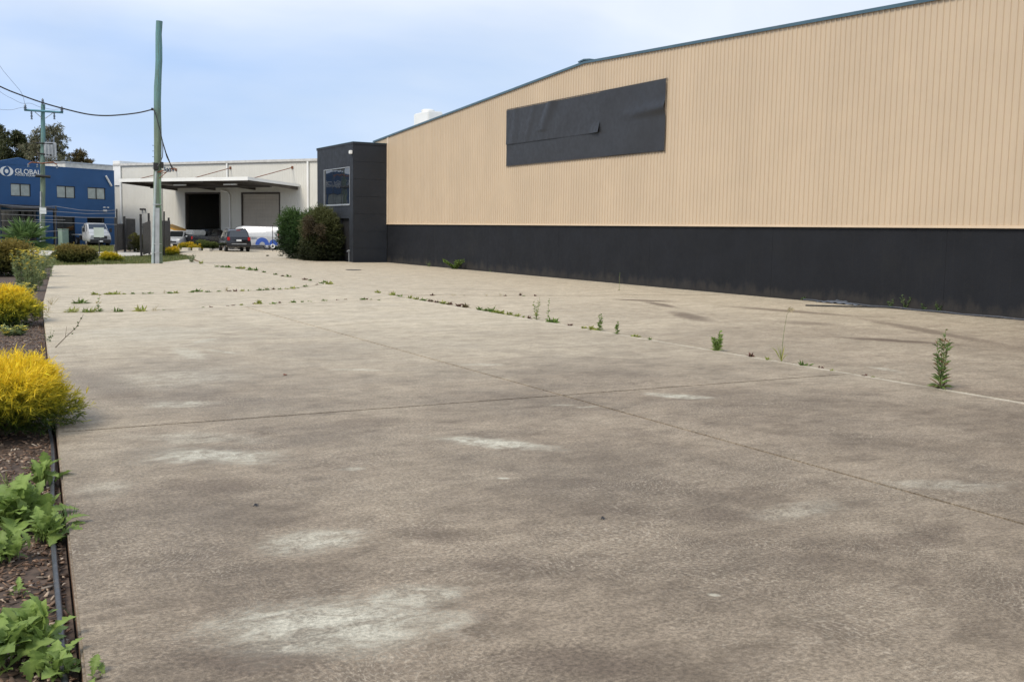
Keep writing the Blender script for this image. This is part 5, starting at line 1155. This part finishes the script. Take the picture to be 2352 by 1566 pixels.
small = [  # px, py, height, width, kind
 (497, 613, 4, 12, 'g'), (512, 614, 4, 14, 'g'), (525, 615, 5, 16, 'g'), (545, 617, 7, 8, 'g'), (555, 617, 8, 12, 'y'), (575, 620, 5, 16, 'g'), (588, 621, 9, 9, 'g'), (607, 625, 4, 12, 'g'), (633, 630.5, 4, 10, 'g'), (650, 634, 5, 8, 'r'), (663, 635, 6, 14, 'g'), (700, 642, 6, 12, 'r'), (712, 644, 6, 8, 'g'), (756, 652, 11, 15, 'y'),
 (404, 673.5, 8, 9, 'y'), (455, 670, 12, 14, 'g'), (440, 672, 4, 14, 'g'), (478, 671, 4, 14, 'g'), (503, 670, 4, 12, 'g'), (527, 669, 4, 10, 'r'), (541, 669, 7, 5, 'r'), (557, 668.5, 6, 14, 'y'), (570, 668, 6, 8, 'g'), (597, 667, 5, 16, 'g'), (615, 666, 4, 12, 'g'), (628, 665, 6, 5, 'r'), (643, 665, 4, 12, 'g'), (658, 664, 5, 8, 'y'), (670, 663, 6, 16, 'y'), (685, 662, 4, 8, 'g'), (702, 658.5, 7, 14, 'g'), (728, 654, 5, 6, 'r'), (738, 651, 6, 10, 'g'), (745, 648, 7, 5, 'g'),
 (466, 706, 3, 8, 'g'), (485, 706, 4, 10, 'r'), (523, 703, 4, 8, 'r'), (535, 702, 5, 10, 'r'), (555, 701, 6, 10, 'y'), (584, 698, 6, 6, 'r'), (596, 698, 13, 14, 'y'), (627, 698, 3, 14, 'g'), (643, 696, 6, 7, 'r'), (674, 695, 5, 16, 'g'), (694, 694, 6, 10, 'g'), (709, 692.5, 4, 5, 'g'), (716, 693, 4, 6, 'g'), (745, 691, 2, 12, 'g'), (775, 689.5, 4, 8, 'r'), (793, 688, 5, 8, 'r'), (833, 688.5, 8, 8, 'g'), (840, 688, 7, 7, 'r'), (852, 688, 4, 6, 'g'), (870, 690, 3, 8, 'g'),
 (868, 672, 5, 18, 'y'), (900, 677, 8, 20, 'y'), (918, 680.5, 4, 14, 'g'), (942, 684.5, 8, 7, 'y'), (955, 687, 4, 14, 'y'), (972, 690, 4, 16, 'g'), (988, 692, 7, 16, 'r'), (1003, 694, 7, 10, 'r'), (1017, 697, 12, 10, 'y'), (1032, 699, 9, 15, 'r'), (1053, 703, 10, 13, 'r'), (1068, 705, 11, 12, 'r'), (1102, 711, 10, 12, 'g'), (1115, 713.5, 8, 9, 'g'), (1129, 716, 14, 6, 'g'), (1140, 718, 11, 14, 'y'), (1152, 720, 10, 14, 'y'), (1170, 722, 3, 18, 'y'), (1187, 726, 9, 10, 'y'), (1202, 728, 6, 8, 'y'), (1215, 731, 9, 9, 'r'), (1309, 748, 4, 14, 'r'), (1341, 754, 8, 18, 'y'), (1360, 757, 14, 16, 'y'), (1455, 772.5, 7, 16, 'y'), (1466, 774, 9, 10, 'y'), (1492, 780, 9, 9, 'g'), (1725, 819, 12, 12, 'r'), (1884, 845, 8, 10, 'r'), (1912, 851, 5, 14, 'y'), (1988, 863, 8, 10, 'r'), (2005, 866, 5, 12, 'y'),
 (993, 678, 6, 12, 'r'), (1040, 678.5, 14, 14, 'd'), (1066, 678, 2, 5, 'r'), (1117, 679, 12, 8, 'd'), (1150, 679, 12, 10, 'd'), (1161, 679, 4, 6, 'r'), (1196, 678, 6, 5, 'r'), (1203, 679, 3, 6, 'g'), (1229, 679, 5, 5, 'r'),
 (218, 677, 7, 24, 'y'), (250, 676.5, 5, 22, 'y'), (268, 676, 10, 20, 'y'), (285, 676, 5, 12, 'y'), (305, 675.5, 7, 7, 'g'), (345, 674.5, 4, 14, 'g'), (330, 675, 3, 10, 'g'), (378, 674, 15, 5, 'd'), (390, 674, 6, 14, 'g'), (275, 716, 9, 26, 'g'), (325, 714.5, 16, 24, 'y'), (377, 712, 3, 8, 'g'), (110, 718, 34, 16, 'd'), (118, 700, 36, 10, 'd'), (520, 669, 22, 10, 'd'), (612, 666, 20, 8, 'd'), (898, 675, 20, 14, 'd'), (355, 714, 24, 8, 'd')]
K = {'g': (GR, LG), 'y': (YG, LY), 'r': (RD, LR), 'd': (DR, LD)}
def joint_of(px, py):
    g = G(px, py); c = []
    c.append((abs(g.x-JA(g.y)), 'the long joint beyond the curved cross joint' if g.y > 34.5 else ('the long joint between the two cross joints' if g.y > 26.5 else 'the long joint near the tall weeds')))
    c.append((abs(g.y-JE(g.x))*.35 if 1.5 < g.x < 11.4 else 9, 'the curved cross joint')); c.append((abs(g.y-JD(g.x))*.35 if 1.5 < g.x < 11.2 else 9, 'the cross joint with the saw cut meeting it')); c.append((abs(g.y-JF(g.x))*.35 if g.x > 11.6 else 9, 'the faint joint towards the charcoal wall'))
    return min(c)[1]
KN = {'g': 'small green weed tuft in ', 'y': 'small yellow-green weed tuft in ', 'r': 'small reddish weed in ', 'd': 'thin dry stalks in '}
for (px, py, h_, w_, k) in small:
    jn = joint_of(px, py); lab_ = KN[k]+jn
    if k == 'd': weed_clump(px, py, h_, w_, DR, lab_, 'dry_stalks', 14, group='dry stalks in '+jn, fat=.03, zup=2.2)
    else: weed_clump(px, py, h_*1.45, w_*1.3, K[k][0], lab_, 'joint_weed', 30, group={'g': 'green', 'y': 'yellow-green', 'r': 'reddish'}[k]+' weeds in '+jn, fat=.2)
# bigger clumps by the left edge
weed_clump(182, 697, 26, 34, GR, 'bright green leafy weed clump standing in the pale strip between two weedy cross joints', 'weed_clump', 60, fat=.11)
weed_clump(165, 717, 20, 46, YG, 'sprawling yellow-green grass clump at the left end of the cross joint', 'weed_clump', 80, fat=.06)
weed_clump(203, 717, 20, 46, YG+GR, 'mixed green grass clump with one yellow flower in the cross joint', 'weed_clump', 80, fat=.06)
tall_weed(226, 716, 40, GR+DR, 'dark branching weed standing over the grass clump in the cross joint', 2, 10, .12, lw=.03, rosette=6)
# tall individual weeds along the long joint
tall_weed(1232, 733, 52, GR+YG, 'pair of slender weed stems beside a broad rosette on the long joint', 3, 22, .09, bare=.05, rosette=8, spread=.16)
weed_clump(1270, 740, 18, 36, GR, 'broad low green weed rosette with a tall stalk on the long joint', 'weed_clump', 46, fat=.2); tall_weed(1258, 737, 52, GR, 'single leafy stalk rising from the broad rosette', 1, 22, .07, rosette=4)
tall_weed(1378, 759, 40, GR, 'upright weed with three stems at the end of a yellow-green patch on the long joint', 3, 26, .09, rosette=10)
tall_weed(1417, 767, 30, GR, 'short upright weed between the three-stemmed weed and a low tuft', 3, 24, .08, rosette=8)
tall_weed(1647, 805, 45, [(.20, .30, .07), (.16, .25, .06), (.26, .34, .10)], 'bushy bright green weed with dense narrow leaves alone on the long joint', 6, 34, .11, rosette=6, spread=.24, lw=.022)
weed_clump(1762, 826, 15, 28, GR+YG, 'low splayed green weed beside the tall grass stalk', 'weed_clump', 30, fat=.13)
weed_clump(1846, 839, 14, 40, GR, 'low spreading green weed right after the tall grass stalk', 'weed_clump', 40, fat=.13)
tg = G(1795, 830); t = thing('grass_stalk', 'tall thin grass stalk with a nodding seed head on the long joint', 'grass', tg); hgt = 125/ppm(tg)
mb = MB(); pts = [Vector((-.02*u, -.14*hgt*u*u+(-.06 if u > .96 else 0), hgt*u-.01)) for u in [i/9 for i in range(10)]]; mb.tube(pts, [.005*(1-.6*i/9) for i in range(10)], 5); mb.build('stem', bpy.data.materials['weed_stem'], t)
n = 16; blade_mesh('blades', np.zeros((n, 3)), unit(np.c_[RNG.normal(size=(n, 2))*.3, np.ones(n)]), hgt*(.15+.3*RNG.random(n)), .012, colmix(n, YG), t, .3)
n = 24; blade_mesh('seed_head', np.repeat(np.array([tuple(pts[-1])]), n, 0)+RNG.normal(size=(n, 3))*.012, unit(np.c_[RNG.normal(size=(n, 2)), -.6*np.ones(n)]), .06, .008, colmix(n, DR), t, .3)
tall_weed(2160, 891, 135, [(.13, .22, .05), (.18, .26, .07), (.10, .15, .05), (.2, .13, .07)], 'tallest weed on the long joint, with several leafy flowering stems', 6, 30, .15, lw=.022, bare=.0, rosette=26, spread=.10)
tall_weed(1422, 667, 42, DR+GR, 'lone thin stalk with pale bud near the charcoal wall', 1, 6, .05, rosette=5, bare=.7, z=-.012)
# weeds at the wall foot
tall_weed(1045, 618, 25, GR, 'bushy green weed patch at the foot of the charcoal wall', 30, 26, .17, z=-.012, rosette=40, spread=1.1, lw=.05)
tall_weed(985, 613, 14, GR, 'small straggly weed beside the pale panel joint of the charcoal wall', 4, 8, .10, z=-.012, rosette=4, spread=.5)
tall_weed(1128, 624, 12, GR, 'faint small weed right of the bushy wall-foot patch', 3, 6, .10, z=-.012, rosette=4, spread=.4)
for px, hpx, k, lab in ((2080, 42, 7, 'airy branching weed with pale buds at the foot of the charcoal wall'), (2045, 26, 3, 'thin weed at the left of the airy branching weed'), (2122, 20, 3, 'short grassy tuft between two weeds at the charcoal wall foot'), (2156, 27, 5, 'compact leafy weed right against the charcoal wall'), (1846, 9, 3, 'tiny weed at the wall foot near the plastic sheet')):
    w_ = onp(px, 600, (WX-.12, 0, 0), (1, 0)); pyb = proj((WX-.12, w_.y, -.01))[1]
    tall_weed(px, pyb, hpx, [(.10, .16, .06), (.14, .19, .08), (.08, .12, .05)], lab, k, 16, .09, z=-.012, rosette=8, spread=.3, lw=.03)
g = G(440, 597); tall_weed(440, 602, 20, [(.18, .22, .12), (.24, .26, .15), (.14, .19, .08)], 'grey-green weed bush where the far joint meets the verge', 10, 14, .14, rosette=16, spread=.5, lw=.03)
tall_weed(462, 606, 9, YG, 'low straggly weed right of the grey-green weed bush', 5, 8, .12, rosette=10, spread=.6, lw=.03)
for px, py, lab in ((614, 588, 'dark tuft of weed alone on the driveway beside the conifers'), (645, 588, 'dark upright weed tuft close to the conifers')): weed_clump(px, py, 8, 7, [(.05, .06, .03), (.08, .08, .03)], lab, 'weed_clump', 24, fat=.2)

# flowering weeds in the bed
def flower_weed(px, py, hpx, label, n_st=26, spread=.5):
    g = G(px, py, -.08); h = hpx/ppm(g); t = thing('flowering_weed', label, 'weed', (g.x, g.y, -.09)); mb = MB(); Ps, Ds = [], []; fl_ = MB()
    for k in range(n_st):
        a = random.uniform(0, 6.28); r = spread*h*random.random()**.6; hh = h*(.55+.5*random.random())
        e = Vector((math.cos(a)*r, math.sin(a)*r, hh)); cc = lambda u: Vector((e.x*(.62+.38*u), e.y*(.62+.38*u), hh*u**.85)); pts = [cc(u) for u in (0, .3, .6, .85, 1)]
        mb.tube(pts, [.006, .005, .004, .003, .002], 4)
        for j in range(26): u = random.random()**1.3*.95; Ps.append(tuple(cc(u))); Ds.append((random.gauss(0, 1), random.gauss(0, 1), .8))
        for q in range(3):
            c_ = e+Vector((random.uniform(-.05, .05), random.uniform(-.05, .05), random.uniform(-.06, .02)))
            for b in range(5):
                an = b*1.257; r2 = .045; d2 = Vector((math.cos(an), math.sin(an), .35)); s2 = Vector((-math.sin(an), math.cos(an), 0))*.016
                fl_.add([c_, c_+d2*r2*.6+s2, c_+d2*r2, c_+d2*r2*.6-s2], [(0, 1, 2, 3)])
    mb.build('stem', bpy.data.materials['weed_stem'], t); fl_.build('flowers', paint('flower_yellow', (.85, .72, .12), .6) if 'flower_yellow' not in bpy.data.materials else bpy.data.materials['flower_yellow'], t, fix=False)['kind'] = 'stuff'
    n = len(Ps); blade_mesh('leaves', np.array(Ps), unit(np.array(Ds)), .12, .02, colmix(n, [(.22, .27, .13), (.28, .32, .15), (.15, .21, .09)]), t, .3); return t
flower_weed(66, 668, 92, 'tall grey-green weed with small yellow flowers at the bed edge', 60, .40)
flower_weed(96, 640, 70, 'yellow-flowered weed spilling over the concrete beside the palm', 36, .45)
flower_weed(46, 690, 40, 'grey-green weeds with few flowers in front of the bronze shrub', 30, .9)
flower_weed(84, 655, 34, 'low flowering weed right on the concrete edge in front of the palm', 24, .7)
flower_weed(30, 770, 22, 'low grey-green weeds between the two golden shrubs', 16, 1.2)
# thin branch leaning out over the slab
tg = G(112, 806, -.05); t = thing('leaning_twig', 'thin bare branch with a few leaves leaning out over the slab edge', 'branch', tg)
dist = Vector((tg.x, tg.y, 0)); e = bp(192, 722, tg)-tg; m_ = bp(150, 775, tg)-tg; m2 = bp(175, 752, tg)-tg
mb = MB(); mb.tube([(0, 0, -.05), tuple(m_), tuple(m2), tuple(e)], [.008, .007, .005, .003], 6); mb.tube([tuple(m_), tuple(bp(153, 750, tg)-tg)], [.004, .002], 5); mb.build('stem', BARK, t)
L_ = []
for px, py in ((185, 733), (181, 742), (176, 750), (190, 726), (172, 758), (165, 768)): L_.append(np.array(bp(px, py, tg)-tg))
blade_mesh('leaves', np.array(L_), rdir(len(L_), .5), .06, .03, colmix(len(L_), [(.12, .16, .07)]), t, .2)
tall_weed(112, 792, 42, [(.15, .19, .11), (.12, .16, .07)], 'small branching weed at the slab edge behind the large golden shrub', 4, 7, .05, z=-.05, lw=.03, rosette=4, spread=.3)

# ---- broad lobed-leaf weeds in the near bed: every leaf a part
def lobed_leaf(Lf, Wf, curl, teeth, seed):
    rnd = random.Random(seed); rows = 40; v = []; f = []; col = []
    for i in range(rows+1):
        u = i/rows; env = math.sin(math.pi*min(1, u**1.05*.97+.03))**.62*(.22+.78*min(1, u*1.5))
        saw = 1-.60*((u*teeth) % 1.0)**1.3*(1-.25*u) if 0 < i < rows else 1
        w = Wf/2*env*saw*(1+.12*rnd.uniform(-1, 1)); w = max(w, .0012)
        x = Lf*u*(1-.12*curl*u); z = Lf*(.55*curl*u-.75*curl*u*u)
        fold = .35; bk = Lf*.03
        for k, (s_, zz) in enumerate(((-1, fold), (-.5, fold*.42), (-.07, 0.0), (.07, 0.0), (.5, fold*.42), (1, fold))):
            wob = .12*math.sin(u*21+k*1.7+seed)*w*(abs(s_) > .4)
            v.append((x-(bk if abs(s_) == 1 else 0)*.5, s_*w if abs(s_) != .07 else math.copysign(max(.0018*(1-u), .0006), s_), z+zz*w+wob))
    C5 = [(.20, .285, .07), (.225, .315, .08), (.48, .52, .22), (.225, .315, .08), (.20, .285, .07)]
    vary = 1+.25*rnd.uniform(-1, 1)
    for i in range(rows):
        for k in range(5): a = i*6+k; f.append((a, a+6, a+7, a+1)); col.append(tuple(c*(vary if k != 2 else 1) for c in C5[k]))
    me = bpy.data.meshes.new('leaf'); me.from_pydata(v, [], f); at = me.color_attributes.new('Col', 'FLOAT_COLOR', 'CORNER')
    arr = []
    for c_ in col: arr += [*c_, 1]*4
    at.data.foreach_set('color', arr); me.materials.append(LEAF); me.polygons.foreach_set('use_smooth', [True]*len(f)); return me
LEAVES = [lobed_leaf(1, .40+.10*(k % 3), .45+.25*(k % 4), 6+k % 4, k) for k in range(10)]
def rosette_weed(px, py, label, n, Lm, z=-.085, seed=1, flat=.0, name='broadleaf_weed', lean=None):
    g = G(px, py, z); t = thing(name, label, 'weed', g); rnd = random.Random(seed)
    for k in range(n):
        o = bpy.data.objects.new('leaf', LEAVES[rnd.randrange(10)]); link(o, t); u = k/n
        az = 2.399*k+rnd.uniform(-.5, .5); el = rad(24+58*u-flat*15+rnd.uniform(-14, 14)); s_ = Lm*(.38+.7*rnd.random())*(1-.2*u)
        o.location = (rnd.gauss(0, .16)*Lm, rnd.gauss(0, .16)*Lm, rnd.uniform(.0, .35*Lm)*u); o.rotation_euler = (rnd.uniform(-.3, .3), -el, az); o.scale = (s_, s_, s_)
    mb = MB(); mb.tube([(0, 0, -.03), (0, 0, .03)], [.012, .02], 8); mb.build('crown_base', BARK, t); return t
rosette_weed(50, 1212, 'big leafy green weed in the mulch below the large golden shrub', 74, .36, seed=3)
rosette_weed(112, 1245, 'spreading green weed beside the black pipe, against a grass tuft', 48, .25, seed=5)
rosette_weed(12, 1290, 'lobed green weed lying lower down the mulch', 40, .24, seed=8)
rosette_weed(70, 1500, 'lobe-leaved thistle weed with pale midribs in the front corner of the bed', 44, .27, seed=11)
rosette_weed(-20, 1540, 'large-leaved weed at the outer front of the bed', 40, .28, seed=13)
rosette_weed(125, 1560, 'low lobed weed pressed against the pipe in the front of the bed', 30, .19, seed=17)
rosette_weed(40, 1370, 'small round-leaved seedling in open mulch', 8, .10, seed=21)
rosette_weed(222, 1568, 'little lobed weed leaning over the slab corner', 6, .11, z=-.02, seed=23)
rosette_weed(95, 1120, 'narrow upright green weed at the foot of the large golden shrub', 26, .26, seed=29, flat=-1)
def grass_tuft(px, py, h, n, label, cols, z=-.085, w=.007):
    g = G(px, py, z); d = unit(np.c_[RNG.normal(size=(n, 2))*.45, np.ones(n)]); P = np.c_[RNG.normal(size=(n, 2))*.02, np.zeros(n)]
    o = blade_mesh('grass_tuft', P, d, h*(.4+.7*RNG.random(n)), w, colmix(n, cols), None, .35); o.location = g; tag(o, label, 'grass'); return o
grass_tuft(152, 1218, .24, 30, 'dark green grass tuft leaning over the slab edge', [(.09, .16, .05), (.12, .2, .06)])
grass_tuft(176, 1420, .10, 14, 'tiny grass tuft in the gap beside the slab', [(.10, .16, .06)], w=.005)
grass_tuft(18, 1130, .22, 26, 'pale grass stalks in the mulch at the bed edge', [(.25, .27, .10), (.16, .21, .07)])

# ---- mulch chips (uncountable)
def mulch():
    n = 20000; yy = 2.0+RNG.random(n)**1.9*24; xe = np.array([EDGE(q) for q in yy]); xx = xe-.03-RNG.random(n)**1.15*(1.0+yy*.12)
    L_ = .018+.05*RNG.random(n)**2.2; wd = .004+.009*RNG.random(n); a = RNG.random(n)*6.283; tl = RNG.normal(size=n)*.28; hh = .003+.004*RNG.random(n)
    cx = np.c_[xx, yy, -.085+.004+.014*RNG.random(n)]
    d = np.c_[np.cos(a)*np.cos(tl), np.sin(a)*np.cos(tl), np.sin(tl)]; s_ = np.c_[-np.sin(a), np.cos(a), RNG.normal(size=n)*.25]; u = np.cross(d, s_)
    V = np.stack([cx+d*(i*L_)[:, None]+s_*(j*wd*(.6 if i > 0 else 1))[:, None]+u*(k*hh)[:, None] for i in (-.5, .5) for j in (-1, 1) for k in (-.5, .5)], 1).reshape(-1, 3)
    fc = np.array([(0, 1, 3, 2), (4, 6, 7, 5), (0, 4, 5, 1), (2, 3, 7, 6), (1, 5, 7, 3), (0, 2, 6, 4)])
    loops = (np.arange(n)[:, None, None]*8+fc[None]).ravel()
    me = bpy.data.meshes.new('mulch'); me.vertices.add(n*8); me.vertices.foreach_set('co', V.ravel().astype(np.float32)); me.loops.add(n*24); me.loops.foreach_set('vertex_index', loops.astype(np.int32)); me.polygons.add(n*6)
    me.polygons.foreach_set('loop_start', (np.arange(n*6)*4).astype(np.int32)); me.polygons.foreach_set('loop_total', np.full(n*6, 4, np.int32)); me.update(calc_edges=True)
    c = np.ones((n, 8, 4), np.float32); c[:, :, :3] = colmix(n, [(.13, .075, .045), (.20, .125, .08), (.07, .045, .03), (.32, .24, .17), (.40, .33, .26)], [.34, .28, .2, .12, .06], .2)[:, None, :]
    me.color_attributes.new('Col', 'FLOAT_COLOR', 'POINT').data.foreach_set('color', c.ravel())
    m, t, p = mat('bark_chip'); at = nn(t, 'ShaderNodeAttribute', attribute_name='Col'); t.links.new(at.outputs['Color'], p.inputs['Base Color']); p.inputs['Roughness'].default_value = .9
    me.materials.append(m); o = link(bpy.data.objects.new('mulch', me)); o['kind'] = 'stuff'; o['label'] = 'reddish brown bark mulch covering the planting bed'; o['category'] = 'mulch'
mulch()
